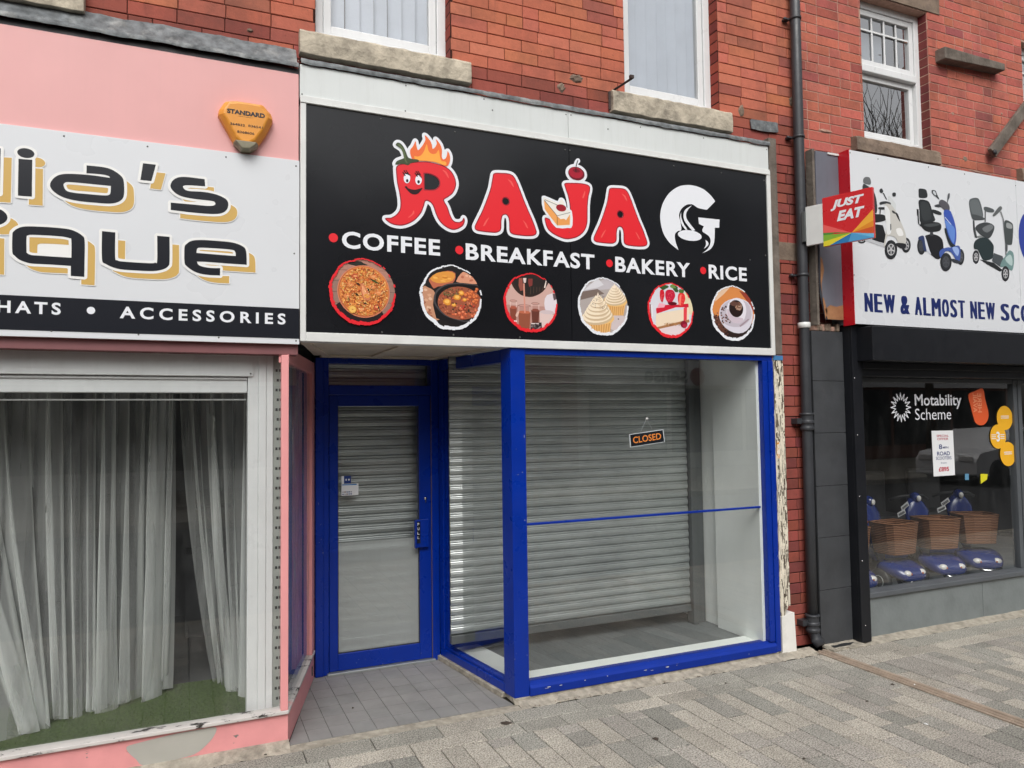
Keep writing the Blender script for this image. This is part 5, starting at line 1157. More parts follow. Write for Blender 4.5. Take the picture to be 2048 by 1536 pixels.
for i in range(45):
    k = i % 5
    if k == 0: x, y, z = r_.uniform(1.75, 1.84), -.0006, r_.uniform(.05, 1.9)
    elif k == 1: x, y, z = r_.uniform(3.706, 3.74), -.0046, r_.uniform(.05, 1.9)
    elif k == 2: x, y, z = r_.uniform(.775, .82), DY-.0126, r_.uniform(.03, 1.5)
    elif k == 3: x, y, z = r_.uniform(.862, 1.555), DY+.0034, r_.uniform(.02, .125)
    else: x, y, z = r_.uniform(1.86, 3.68), -.0165, r_.uniform(.04, .078)
    a, b = r_.uniform(.0008, .002)*(r_.choice((2, 8, 14)) if k > 3 else 1), r_.uniform(.0010, .003)*(r_.choice((1, 1, 4)) if k < 3 else 1)
    mb.poly([(x+a*cos(t)*r_.uniform(.6, 1.2), y, z+b*sin(t)*r_.uniform(.6, 1.2)) for t in [j*.9 for j in range(7)]])
tag(obj('paint_chip', mb, flat('exposed_primer', srgb(196, 196, 200), .7), s2), kind='stuff')
# stickers on the door glass
def pxbox(x0, y0, x1, y1, Y): a, b = PY(x0, y0, Y), PY(x1, y1, Y); return a.x, b.x, b.z, a.z
yk = DY+.0225
x0, x1, z0, z1 = pxbox(683, 968, 717, 990, yk)
st_ = boxes('door_sticker', [(x0, x1, yk, yk+.001, z0, z1)], m_paperw); tag(st_, 'white sticker of small card symbols on the blue door glass', 'sticker')
boxes('blue_strip', [(x0+.003, x1-.012, yk-.0006, yk-.0001, z1-.010, z1-.003)], flat('mid_blue_print', srgb(40, 120, 190)), st_)
mb = MB()
for i in range(5):
    for j in range(2): mb.box(x0+.005+i*.0135, x0+.0145+i*.0135, yk-.0006, yk-.0001, z0+.006+j*.014, z0+.014+j*.014, col=srgb(*((70, 90, 140), (150, 150, 160), (120, 80, 80), (90, 110, 150))[(i+j) % 4]))
obj('card_symbol', mb, m_vcprint, st_)
x0, x1, z0, z1 = pxbox(688, 952, 702, 967, yk)
st_ = boxes('door_sticker', [(x0, x1, yk, yk+.001, z0, z1)], flat('navy_print', srgb(30, 60, 130))); tag(st_, 'small navy sticker with two pale dots on the blue door glass', 'sticker')
mb = MB(); 
for q in (.3, .7): shape(mb, ell2(x0+(x1-x0)*q, (z0+z1)/2, .005, .007, 12), yk-.0006)
obj('pale_dot', mb, m_paperw, st_)
x0b = PY(683, 955, yk).x; boxes('sticker_edge', [(x0b, x0-.0005, yk, yk+.001, z0, z1)], m_paperw, st_)

# ------------------------------------------------------------------ roller shutters
def shutter(label, X0, X1, Z0, Z1, Y, guides, pitch=.0735, loc=None, bar=.055):
    t = thing('roller_shutter', label, 'roller shutter', ((X0+X1)/2, Y, Z0))
    prof = [(.006, .0), (.004, .0015), (-.004, .0025), (-.0065, .006), (-.0085, .012), (-.0095, .018), (-.0088, .0195), (-.0102, .021), (-.0106, .028), (-.0104, .036), (-.0090, .0375), (-.0100, .039), (-.0088, .046), (-.0062, .0515), (-.0035, .0540), (.000, .0548), (-.0045, .0562), (-.0060, .0595), (-.0055, .0630), (-.0025, .0655), (-.004, .0672), (-.0035, .0705), (.004, .0718), (.006, .073)]
    mb = MB(); z = Z0+bar+.004; r = random.Random(int(X0*100))
    while z < Z1:
        o = r.uniform(-.0012, .0012); w_ = r.uniform(-.0012, .0012)
        vs = [(x, Y+o+(w_ if x == X1 else 0)+py, z+pz*pitch/.0735) for (py, pz) in prof for x in (X0, (X0+X1)/2, X1)]
        n = len(prof); mb.add(vs, [(i*3+j, i*3+j+1, (i+1)*3+j+1, (i+1)*3+j) for i in range(n-1) for j in (0, 1)], smooth=True); z += pitch
    obj('slat_curtain', mb, m_galv, t)
    boxes('backing', [(X0, X1, Y+.006, Y+.010, Z0+bar, Z1)], m_galv_dark, t)
    boxes('bottom_bar', [(X0, X1, Y-.022, Y+.02, Z0, Z0+bar)], m_galv_dark, t, .004)
    for g_ in guides: boxes('guide_channel', [g_], m_galv_dark, t, .003)
    return t
shutter('wide steel roller shutter behind the blue shop display window', 1.60, 3.515, .176, 2.088, .70, [(3.520, 3.565, .655, .735, .0805, 2.088), (3.568, 3.655, .69, .75, .0805, 2.088)], .0615)
shutter('narrow steel roller shutter behind the blue door', .862, 1.556, .018, 2.06, DY+.125, [(1.5565, 1.60, DY+.095, DY+.15, .002, 2.06), (.8, .8615, DY+.095, DY+.15, .002, 2.06)], .0665)

# ------------------------------------------------------------------ CLOSED sign
CY = .052
cs = thing('closed_sign', 'small black hanging card reading CLOSED in orange', 'hanging sign', tuple(PY(1294, 876, CY)))
q = T(980, 660, 3.413, [(950, 712), (1183, 677), (1194, 765), (958, 802)], CY)
mb = MB(); mb.prism(q, CY, CY+.004); obj('card', mb, m_print_white, cs)
c = (sum(p[0] for p in q)/4, sum(p[1] for p in q)/4); q2 = [(c[0]+(x-c[0])*.955, c[1]+(z-c[1])*.90) for x, z in q]
mb = MB(); mb.prism(q2, CY-.0012, CY-.0002); obj('black_face', mb, m_print_black, cs)
mb = MB(); ex = Vector((q[1][0]-q[0][0], 0, q[1][1]-q[0][1])); ez = Vector((q[0][0]-q[3][0], 0, q[0][1]-q[3][1])); o_ = Vector((q[3][0], CY-.0018, q[3][1]))
put_text(mb, 'CLOSED', .09, .91, .26, .76, 0, fn=lambda u, v: tuple(o_+ex*u+ez*v), weight=.015); obj('lettering', mb, flat('orange_print', srgb(255, 150, 60)), cs)
mb = MB(); h = PY(1293, 838, CY); a = PY(1281, 864, CY); b = PY(1304, 858, CY); mb.tube([a, h, b], .0012, 5); obj('cord', mb, m_print_white, cs)
mb = MB(); mb.lathe((h.x, CY-.008, h.z), [(.012, 0), (.010, .003), (.004, .008), (.004, .014)], 14, 'Y'); obj('suction_hook', mb, m_lamp, cs)

# ------------------------------------------------------------------ peeling pilaster board and white block
r_ = random.Random(3); mb = MB()
lz0 = PY(1570, 1190, 0).z
pts = [(3.752, 2.052), (3.838, 2.05)]+[(3.842+r_.uniform(-.001, .001), 2.0-i*.2) for i in range(8)]+[(3.843, .34), (3.830, .345), (3.815, .31), (3.80, .30), (3.79, .25), (3.775, .235), (3.765, .27), (3.752, .30)]
mb.prism(pts, .004, .045); pb = obj('peeling_board', mb, m_peelboard); tag(pb, 'tall cream board with badly peeling paint beside the blue window', 'timber board')
boxes('blue_cap', [(3.752, 3.838, -.001, .0035, 2.036, 2.068)], flat('faded_blue_paint', srgb(60, 120, 170), .7), pb)
mb = MB(); r_ = random.Random(6)
for i in range(420):   # curled flakes of paint
    x, z = r_.uniform(3.757, 3.836), r_.uniform(.33, 2.03); w_, h_ = r_.uniform(.002, .006), r_.uniform(.008, .045); k = r_.uniform(.001, .005)
    mb.add([(x, .0035, z), (x+w_, .0035-k, z+r_.uniform(-.002, .002)), (x+w_*.9, .0035-k, z+h_), (x, .003, z+h_*.9)], [(0, 1, 2, 3)])
obj('paint_flake', mb, flat('cream_paint', srgb(226, 218, 200), .7), pb)
boxes('orange_stain', [(3.762, 3.785, .0028, .0036, 1.35, 1.47)], flat('orange_residue', srgb(206, 140, 60), .8), pb)
mb = MB(); mb.prism([(3.758, .012), (3.885, .005), (3.872, .285), (3.760, .265)], .0, .09); tag(obj('plinth_block', mb, M('white_painted_block', srgb(226, 224, 218), .7, .06, 6, bump=.2, dirt=.35, dirtcol=(.25, .22, .18)), None, .006), 'white painted block at the foot of the peeling board', 'block')

# ================================================================== SCOOTER SHOP
s3 = thing('dark_shopfront', 'black and dark grey shopfront with scooters in its window', 'shopfront', (5.5, .1, 0))
zs_ = [0.003, .397, .768, 1.136, 1.518, 1.896, 2.262]
for i in range(6): boxes('cladding_tile', [(4.143, 4.448, .028, .045, zs_[i]+.0015, zs_[i+1]-.0015)], m_slate, s3, .0015)
boxes('pilaster_core', [(4.146, 4.448, .0455, .30, .003, 2.26)], m_plastic, s3)
r_ = random.Random(14)
for i in range(9): 
    x = 4.18+i*.028; boxes('rubble', [(x, x+.03, .03+r_.uniform(0, .02), .11, 2.2635, 2.29+r_.uniform(0, .04))], m_stone_dark if i % 3 else m_mortar_pale, s3, .008)
mb = MB(); mb.box(4.4495, 4.545, -.052, -.030, .012, 2.30); mb.box(4.4495, 4.475, -.0295, .07, .012, 2.30); mb.box(4.52, 4.545, -.0295, .10, .012, 2.30)
gd_ = obj('shutter_guide', mb, m_black_metal, s3, .003)
mb = MB()
for (x, y) in ((1709, 756), (1715, 870), (1719, 993), (1724.6, 1122), (1731, 1251)):
    p = PY(x, y, -.053); mb.ell((max(p.x, 4.456), -.053, p.z), (.005, .004, .005), 8, 6)
obj('bolt', mb, m_chrome, gd_)
boxes('shutter_housing', [(4.50, 9.0, -.19, .07, 2.035, 2.285)], m_black_metal, s3, .006)
boxes('shutter_slot', [(4.546, 9.0, -.04, .09, 1.93, 2.034), (4.546, 9.0, -.06, -.041, 1.985, 2.034)], m_black_metal, s3, .004)
mb = MB(); mb.box(4.546, 4.66, .08, .13, .338, 1.929); mb.box(6.458, 6.505, .075, .14, .338, 1.929); mb.box(6.520, 6.565, .075, .14, .338, 1.929); mb.box(4.66, 9, .08, .13, 1.895, 1.929)
obj('window_frame', mb, m_grey_frame, s3, .004)
boxes('inner_frame', [(4.552, 4.6, .06, .079, .338, 1.929)], m_black_metal, s3)
mb = MB(); sheet(mb, 4.6605, 6.4575, .101, .338, 1.8945); sheet(mb, 6.5655, 9, .101, .338, 1.8945); obj('window_pane', mb, m_glass, s3)
boxes('window_sill', [(4.546, 9, -.004, .13, .298, .337)], m_grey_frame, s3, .006)
for i, (a, b) in enumerate(((4.546, 5.868), (5.872, 7.2), (7.204, 8.6))): boxes('riser_tile', [(a, b, .018, .04, .006, .2965)], m_riser, s3, .002)
boxes('riser_core', [(4.546, 9, .041, .12, .006, .2965)], m_plastic, s3)
boxes('shop_floor', [(4.46, 9, .13, 5.0, .05, .172)], m_int_grey, s3)
boxes('room_wall', [(4.40, 9.1, 5.0, 5.05, 0, 2.6), (4.40, 4.455, .31, 5.0, 0, 2.6), (9.0, 9.05, .1, 5.0, 0, 2.6), (4.4, 9.1, .14, 5.0, 2.5, 2.55), (4.546, 9, .131, .16, 1.93, 2.5)], m_int_dark, s3)
# sign
g3 = thing('shop_sign', 'white shop sign with a red side showing three printed mobility scooters', 'shop sign', (6, -.05, 2.9))
S3 = -.10
boxes('sign_panel', [(4.4355, 6.330, S3, S3+.006, 2.307, 3.590), (6.333, 9.0, S3, S3+.006, 2.307, 3.590)], m_white_sign, g3)
boxes('red_side', [(4.431, 4.4352, S3-.001, .0, 2.300, 3.594)], M('red_gloss_sheet', srgb(196, 26, 40), .3, .05), g3)
boxes('sign_box', [(4.436, 9.0, S3+.0065, .08, 2.31, 3.587)], m_grey_frame, g3)
mb = MB(); gb_o = [(4.205, 3.585), (4.428, 3.590), (4.428, 2.345), (4.27, 2.345), (4.225, 2.52), (4.215, 2.9), (4.2, 3.2)]
mb.prism(gb_o, -.004, .018); gb = obj('grey_return_board', mb, M('grey_painted_board', srgb(104, 106, 116), .6, .08, 5, dirt=.2, streak=True), g3)
mb = MB(); mb.prism([(4.428, 2.345), (4.27, 2.345), (4.25, 2.42), (4.30, 2.45), (4.36, 2.44), (4.428, 2.455)], -.0055, -.0042); mb.prism([(4.225, 2.52), (4.222, 2.60), (4.25, 2.70), (4.238, 2.78), (4.222, 2.80), (4.214, 2.62)], -.0055, -.0042); mb.prism([(4.25, 2.345), (4.27, 2.40), (4.24, 2.50), (4.226, 2.50)], -.0055, -.0042)
obj('bare_plywood', mb, M('bare_plywood', srgb(158, 112, 76), .85, .25, 8, bump=.3, bsc=40), gb)
boxes('dark_batten', [(4.178, 4.200, .0, .07, 2.30, 3.60)], m_oldwood, g3, .003)
boxes('bent_trim', [(4.32, 4.43, -.012, -.005, 3.572, 3.586)], m_white_trim, g3)
mb = MB(); y3 = S3-.001
def put_letters(mb, tx, x0, x1, z0, z1, y, fn=None, gap=.15, fat=3, weight=0):
    wd = lambda c: {'I': .42, 'M': 1.28, 'W': 1.42, '&': 1.12, 'J': .8}.get(c, 1.0)
    tot = sum(wd(c) for c in tx)+gap*(len(tx)-1); k = (x1-x0)/tot; x = x0
    for i, c in enumerate(tx):
        w_ = wd(c)*k; e = .075*k
        for j in range(fat): put_text(mb, c, x+j*e, x+w_-(fat-1-j)*e, z0, z1, y-j*4e-5-(i % 2)*1.5e-5, fn, weight=weight)
        x += w_+gap*k
mnv = flat('navy_print_b', srgb(22, 38, 98), .35)
zt, zb_ = PY(1728.7, 585.5, y3).z, PY(1728.7, 623, y3).z
for (tx, xa, xb, wt) in (('NEW', 648, 885, .06), ('&', 922, 995, .03), ('ALMOST', 1032, 1420, .045), ('NEW', 1458, 1650, .06), ('SCOOTERS', 1690, 2270, .055)):
    mb = MB(); a, b = PY(xa/3.84+1560, 600, y3), PY(xb/3.84+1560, 605, y3); 
    put_letters(mb, tx, a.x, b.x, zb_, zt, y3, fat=4); obj('navy_lettering', mb, mnv, g3)
for (x, y) in ((1700, 305.6), (1756, 318), (1857, 334), (1929, 348), (2031, 371), (1706, 549.6)):
    p = PY(x, y, S3); screw(g3, max(4.442, p.x), min(p.z, 3.58), S3, .005)
V7 = lambda pts: T(1720, 330, 6.143, pts, y3)
def pscooter(polys):
    mb = MB()
    for i, (pts, c, sm) in enumerate(polys):
        q = V7(pts); shape(mb, smooth(q, 3) if sm else q, y3-i*6e-5, col=srgb(*c))
    return mb
def wheel(cx, cy, rx, ry, rim=(190, 190, 192)):
    e = lambda k: [(cx+rx*k*cos(i*.3), cy+ry*k*sin(i*.3)) for i in range(21)]
    o = [(e(1), (26, 27, 30), 0), (e(.90), (40, 42, 46), 0), (e(.62), rim, 0), (e(.52), (60, 62, 66), 0)]
    for k in range(5): t = k*1.257+.3; o.append(([(cx+rx*.58*cos(t-.14), cy+ry*.58*sin(t-.14)), (cx+rx*.58*cos(t+.14), cy+ry*.58*sin(t+.14)), (cx+rx*.08*cos(t+1), cy+ry*.08*sin(t+1)), (cx+rx*.08*cos(t-1), cy+ry*.08*sin(t-1))], rim, 0))
    o.append((e(.14), rim, 0)); return o
sA = wheel(20, 915, 55, 50)+[([(60, 150), (110, 150), (132, 190), (130, 235), (90, 238), (45, 220), (38, 180)], (104, 106, 108), 1), ([(30, 260), (90, 255), (170, 330), (205, 450), (210, 560), (180, 600), (60, 600)], (54, 56, 58), 1), ([(80, 610), (240, 605), (310, 625), (310, 680), (200, 705), (90, 690)], (34, 36, 38), 1), ([(140, 720), (280, 740), (315, 860), (300, 960), (150, 920)], (28, 29, 32), 0),
      ([(60, 880), (300, 975), (300, 1015), (60, 930)], (188, 190, 194), 0), ([(245, 295), (270, 292), (285, 330), (262, 345), (240, 325)], (52, 54, 56), 1), ([(278, 345), (290, 340), (330, 420), (322, 428)], (60, 60, 62), 0), ([(398, 345), (435, 342), (437, 382), (402, 385)], (48, 50, 52), 1), ([(345, 380), (365, 378), (440, 480), (440, 580), (400, 520), (345, 430)], (206, 210, 210), 0), ([(242, 460), (300, 445), (370, 462), (372, 490), (300, 478), (248, 488)], (52, 54, 56), 1), ([(230, 520), (325, 522), (322, 545), (235, 545)], (44, 46, 48), 1), ([(240, 545), (256, 545), (250, 610), (238, 610)], (80, 80, 82), 0)]
sA += wheel(565, 985, 56, 92)+[([(300, 480), (380, 490), (450, 590), (500, 700), (550, 820), (565, 900), (560, 960), (520, 978), (470, 960), (440, 900), (380, 870), (330, 880), (305, 1000), (290, 980), (310, 870), (330, 700), (330, 560)], (196, 194, 188), 1), ([(300, 500), (360, 560), (370, 700), (380, 830), (330, 850), (318, 720)], (222, 224, 224), 1), ([(430, 590), (460, 600), (490, 690), (475, 680)], (30, 30, 32), 1), ([(368, 725), (380, 725), (382, 790), (370, 810)], (40, 40, 44), 0), ([(440, 790), (500, 780), (530, 860), (470, 870)], (230, 230, 228), 1), ([(390, 560), (420, 570), (440, 600), (400, 590)], (70, 70, 70), 1), ([(440, 960), (560, 970), (545, 1030), (470, 1010)], (36, 36, 40), 1)]+wheel(378, 1040, 76, 118)
obj('printed_scooter', pscooter(sA), m_vcprint, g3, label='printed silver scooter partly behind the red sign')
sB = wheel(755, 995, 52, 108, (70, 72, 78))+[([(722, 295), (760, 290), (810, 305), (826, 350), (820, 400), (730, 400), (720, 350)], (40, 44, 46), 1), ([(722, 435), (800, 430), (850, 460), (880, 540), (905, 620), (915, 690), (750, 720), (730, 560)], (36, 39, 42), 1), ([(750, 460), (830, 470), (865, 560), (870, 660), (780, 680), (748, 570)], (52, 56, 58), 1), ([(694, 540), (720, 545), (722, 640), (700, 620)], (34, 36, 38), 0), ([(704, 600), (716, 600), (730, 730), (760, 745), (740, 752), (712, 720)], (40, 42, 44), 0), ([(890, 545), (992, 580), (990, 615), (900, 590)], (38, 40, 42), 1), ([(745, 715), (920, 700), (990, 725), (997, 780), (960, 815), (840, 822), (770, 780)], (30, 32, 34), 1), ([(780, 735), (930, 715), (980, 735), (860, 762)], (66, 70, 72), 1),
      ([(800, 870), (880, 850), (960, 870), (1010, 920), (1025, 1010), (1020, 1080), (960, 1160), (860, 1090), (820, 1000), (790, 920)], (26, 26, 30), 1), ([(780, 880), (800, 880), (850, 1040), (870, 1095), (820, 1060), (790, 980)], (206, 210, 220), 1), ([(720, 885), (780, 870), (800, 970), (815, 1060), (780, 1040), (760, 930), (720, 920)], (46, 60, 100), 1), ([(860, 820), (895, 820), (900, 870), (860, 870)], (60, 62, 66), 0),
      ([(880, 312), (925, 315), (945, 360), (975, 425), (950, 405), (905, 370), (882, 340)], (60, 62, 66), 1), ([(893, 325), (918, 325), (935, 372), (905, 358)], (196, 200, 204), 1), ([(1080, 355), (1100, 350), (1100, 395), (1085, 430), (1072, 470), (1072, 400)], (80, 82, 86), 1), ([(915, 495), (960, 482), (1010, 492), (1008, 515), (930, 515)], (60, 62, 66), 1), ([(980, 435), (1020, 430), (1085, 480), (1100, 550), (1050, 560), (1020, 540), (970, 480)], (84, 82, 88), 1),
      ([(1030, 560), (1100, 560), (1130, 610), (1160, 700), (1180, 800), (1182, 900), (1165, 985), (1140, 1000), (1100, 940), (1060, 800), (1040, 680)], (56, 84, 172), 1), ([(1040, 680), (1150, 760), (1165, 850), (1150, 960), (1110, 900), (1070, 790)], (96, 134, 206), 1), ([(1035, 640), (1045, 640), (1120, 730), (1115, 735)], (210, 220, 236), 0), ([(1035, 790), (1060, 785), (1080, 860), (1130, 960), (1170, 985), (1150, 1010), (1110, 1000), (1070, 920)], (32, 40, 46), 1)]
sB += wheel(1235, 1130, 44, 98, (90, 92, 98))+[([(970, 1080), (1000, 1035), (1060, 1015), (1130, 1010), (1190, 990), (1225, 1010), (1230, 1100), (1220, 1180), (1190, 1190), (1150, 1120), (1110, 1070), (1050, 1060), (990, 1140)], (66, 90, 160), 1), ([(1130, 1020), (1190, 1010), (1215, 1060), (1190, 1120)], (150, 174, 222), 1), ([(1120, 1150), (1220, 1180), (1210, 1210), (1140, 1190)], (50, 54, 62), 1)]+wheel(1053, 1192, 70, 112, (76, 78, 84))
obj('printed_scooter', pscooter(sB), m_vcprint, g3, label='printed blue scooter')
sC = wheel(1425, 1130, 42, 84)+[([(1340, 440), (1380, 408), (1440, 405), (1470, 440), (1500, 540), (1510, 640), (1440, 680), (1380, 660), (1350, 560)], (84, 90, 92), 1), ([(1350, 460), (1440, 430), (1490, 560), (1500, 640), (1400, 640)], (100, 106, 108), 1), ([(1370, 610), (1440, 615), (1525, 650), (1530, 670), (1450, 680), (1385, 670)], (70, 74, 76), 1), ([(1520, 520), (1560, 515), (1640, 545), (1640, 580), (1580, 580), (1530, 560)], (78, 84, 86), 1), ([(1530, 560), (1545, 560), (1545, 700), (1530, 700)], (90, 94, 96), 0), ([(1385, 680), (1405, 680), (1410, 760), (1440, 900), (1410, 890), (1390, 800)], (62, 66, 68), 0), ([(1415, 770), (1470, 720), (1560, 705), (1640, 740), (1645, 800), (1600, 890), (1540, 895), (1460, 840)], (58, 62, 64), 1), ([(1500, 780), (1600, 730), (1635, 770), (1560, 830)], (112, 116, 118), 1),
      ([(1430, 880), (1480, 868), (1530, 900), (1500, 910)], (130, 134, 134), 1), ([(1400, 960), (1440, 910), (1520, 890), (1580, 910), (1640, 990), (1635, 1090), (1620, 1150), (1520, 1170), (1470, 1090), (1440, 1040), (1400, 1030)], (34, 48, 50), 1), ([(1470, 1160), (1640, 1200), (1750, 1290), (1720, 1310), (1560, 1220)], (30, 34, 36), 0), ([(1620, 1180), (1640, 1080), (1750, 1120), (1780, 1200), (1720, 1250)], (70, 76, 80), 0),
      ([(1640, 600), (1690, 530), (1725, 505), (1745, 530), (1720, 570), (1650, 630), (1628, 620)], (92, 96, 96), 1), ([(1715, 575), (1735, 570), (1765, 660), (1755, 670)], (130, 134, 134), 0), ([(1750, 660), (1765, 660), (1795, 960), (1800, 1110), (1785, 1110), (1780, 960)], (110, 114, 116), 0), ([(1770, 710), (1800, 678), (1860, 710), (1880, 760), (1870, 950), (1850, 980), (1790, 970), (1775, 900)], (66, 72, 72), 1), ([(1800, 710), (1860, 730), (1865, 780), (1800, 770)], (150, 154, 154), 1), ([(1790, 980), (1810, 985), (1808, 1060), (1785, 1050)], (76, 80, 82), 1),
      ([(1720, 1250), (1740, 1180), (1790, 1110), (1830, 1050), (1880, 1080), (1890, 1180), (1880, 1260), (1860, 1300), (1820, 1270), (1770, 1250)], (110, 140, 138), 1), ([(1780, 1160), (1840, 1100), (1870, 1160), (1860, 1240)], (176, 196, 194), 1)]+wheel(1785, 1335, 48, 92)
obj('printed_scooter', pscooter(sC), m_vcprint, g3, label='printed dark green scooter')
q = V7([(2100, 900)])[0]; mb = MB(); shape(mb, ell2(q[0], q[1], .16, .23), y3); obj('blue_roundel', mb, flat('blue_roundel_print', srgb(40, 60, 150)), g3)

# ------------------------------------------------------------------ projecting sign
je = thing('projecting_sign', 'red JUST EAT flag sign with rainbow wedges sticking out over the drainpipe', 'projecting sign', (4.10, 0, 3.01))
ja = radians(19); jd = Vector((sin(ja), -cos(ja), 0)); jn = Vector((-cos(ja), -sin(ja), 0)); jo = Vector((4.10, 0, 0))
def J(s, z, n=0): return tuple(jo+jd*s+jn*n+Vector((0, 0, z)))
def slab(mb, s0, s1_, z0, z1, n0, n1): mb.hexa([J(s, z, n) for z in (z0, z1) for n in (n0, n1) for s in (s0, s1_)])
mb = MB(); slab(mb, 0, .126, 2.868, 3.152, -.012, .012); obj('white_mount', mb, m_white_trim, je, .003)
mb = MB(); slab(mb, .1262, .4716, 2.840, 3.188, -.014, .014); obj('sign_panel', mb, M('red_sign_plastic', srgb(206, 30, 36), .3, .04), je, .002)
mb = MB(); slab(mb, -.02, .0, 2.90, 3.12, -.03, .03); mb.box(4.08, 4.2, -.0, .03, 2.90, 3.12); obj('wall_plate', mb, m_galv_dark, je)
mb = MB(); n_ = [0]
def W(pts, c):
    n_[0] += 1
    for sg in (1, -1): mb.poly([J(.1266+u*.345 if sg > 0 else .4716-u*.345, 2.841+v*.346, sg*(.0146+n_[0]*5e-5)) for u, v in pts], col=srgb(*c))
cc = (.575, .175)
W([(0, .456), cc, (0, .27)], (232, 96, 92)); W([(0, .28), cc, (.30, .24), (0, .2)], (76, 140, 58)); W([(0, .235), cc, (0, .09)], (128, 176, 56)); W([(0, .10), cc, (.12, .0), (0, 0)], (222, 208, 52)); W([(.12, 0), cc, (.5, 0)], (42, 120, 176)); W([(.5, 0), cc, (1, 0)], (80, 156, 204)); W([(1, 0), cc, (1, .09), ], (110, 184, 222)); W([(1, .08), cc, (1, .22)], (206, 84, 40)); W([(1, .22), cc, (1, .36)], (226, 140, 40)); W([(1, .34), cc, (1, .56)], (238, 172, 58))
obj('coloured_wedge', mb, m_vcprint, je)
mb = MB()
for sg in (1, -1):
    f_ = lambda u, v, sg=sg: J((.1266+u*.345) if sg > 0 else (.4716-u*.345), 2.841+v*.346, sg*.0155)
    put_text(mb, 'JUST', .17, .84, .695, .905, fn=f_, weight=.05, shear=.28); put_text(mb, 'EAT', .29, .84, .46, .665, fn=f_, weight=.05, shear=.28)
obj('lettering', mb, m_print_white, je)

# ------------------------------------------------------------------ window graphics
GY = .0955
V2 = lambda pts: T(1540, 640, 4.031, pts, GY)
wg = thing('window_lettering', 'white Motability Scheme lettering with a zigzag ring on the scooter shop glass', 'window lettering', tuple(PY(1850, 815, GY)))
mb = MB(); a = V2([(1165, 598), (1165, 697)]); b = V2([(1543, 640)]); put_text(mb, 'Motability', a[0][0], b[0][0], a[1][1]-.022, a[0][1], GY, weight=.012)
a = V2([(1168, 715), (1168, 806)]); b = V2([(1460, 760)]); put_text(mb, 'Scheme', a[0][0], b[0][0], a[1][1], a[0][1], GY, weight=-.004); obj('wording', mb, m_print_white, wg)
c = V2([(1055, 705)])[0]; ro = abs(V2([(1055, 592)])[0][1]-c[1]); ri = ro*.56; mb = MB(); N = 32; pr = None
for i in range(N):
    t0, t1 = 2*pi*i/N, 2*pi*(i+1)/N; r0, r1 = (ro, ri) if i % 2 == 0 else (ri, ro); a = Vector((c[0]+r0*sin(t0)*.98, c[1]+r0*cos(t0))); b = Vector((c[0]+r1*sin(t1)*.98, c[1]+r1*cos(t1))); n2 = Vector(((b-a).y, -(b-a).x)).normalized()*.0038
    y = GY-i*1e-5; mb.poly([(p.x, y, p.y) for p in (a+n2, b+n2, b-n2, a-n2)]); mb.poly([(x, y-4e-4, z) for x, z in ell2(a.x, a.y, .005 if i % 2 == 0 else .0042, .006, 10)])
obj('zigzag_ring', mb, m_print_white, wg)
mb = MB(); o = smooth(V2([(1600, 605), (1650, 575), (1715, 552), (1735, 640), (1760, 740), (1757, 800), (1730, 840), (1690, 848), (1655, 825), (1640, 780), (1620, 700)]), 3); mb.prism(o, GY, GY+.0008)
os_ = tag(obj('window_sticker', mb, flat('orange_red_vinyl', srgb(222, 92, 46))), 'tall orange-red tab sticker at the top of the scooter shop window', 'sticker')
mb = MB(); a = V2([(1640, 750)])[0]; 
for k, (t_, y_) in enumerate((('AVAIL', 600), ('HERE', 650))):
    p = V2([(1640+k*36, 745)])[0]; q = V2([(1640+k*36, 590)])[0]; f_ = lambda u, v, p=p, q=q: (p[0]+v*.05, GY-.0006, p[1]+(q[1]-p[1])*u)
    put_text(mb, t_, 0, 1, 0, 1, fn=f_, weight=.01)
obj('sticker_print', mb, flat('pale_orange_print', srgb(240, 160, 120)), os_)
ylw = flat('yellow_vinyl', srgb(236, 176, 40))
for k, (x, y, tx, lab) in enumerate(((1893, 790, None, 'highest of the three yellow disc stickers on the scooter shop window'), (1838, 940, '3', 'yellow disc sticker with a white 3 on the scooter shop window'), (1917, 1080, None, 'lowest of the three yellow disc stickers on the scooter shop window'))):
    c = V2([(x, y)])[0]; r0 = abs(V2([(x, y+98)])[0][1]-c[1]); mb = MB(); mb.prism(ell2(c[0], c[1], r0, r0, 36), GY-k*.0012, GY+.0008-k*.0012)
    o = tag(obj('window_sticker', mb, ylw), lab, 'sticker', 'yellow disc stickers'); mb = MB(); yy = GY-k*.0012-.0005
    if tx: put_text(mb, tx, c[0]-.022, c[0]+.022, c[1]-.042, c[1]+.042, yy, weight=.03)
    w_ = r0*.5
    for j, dz in enumerate((.016, 0, -.016)):
        if tx: mb.box(c[0]-r0*.85, c[0]-.03, yy-.0004, yy, c[1]+dz-.003, c[1]+dz+.003); mb.box(c[0]+.03, c[0]+r0*.8, yy-.0004, yy, c[1]+dz-.003, c[1]+dz+.003)
        elif j < 2: mb.box(c[0]-w_, c[0]+w_, yy-.0004, yy, c[1]+dz-.003, c[1]+dz+.003)
    obj('sticker_print', mb, m_print_white, o)
q = V2([(1302, 893), (1475, 890), (1492, 1250), (1320, 1262)]); mb = MB(); mb.prism(q, GY, GY+.0008)
po = tag(obj('window_poster', mb, m_paperw), 'white handwritten price poster on the scooter shop window', 'poster')
ex = Vector((q[1][0]-q[0][0], 0, q[1][1]-q[0][1])); ez = Vector((q[0][0]-q[3][0], 0, q[0][1]-q[3][1])); o_ = Vector((q[3][0], GY-.0008, q[3][1]))
fn_ = lambda u, v: tuple(o_+ex*u+ez*v); mr, mn = MB(), MB()
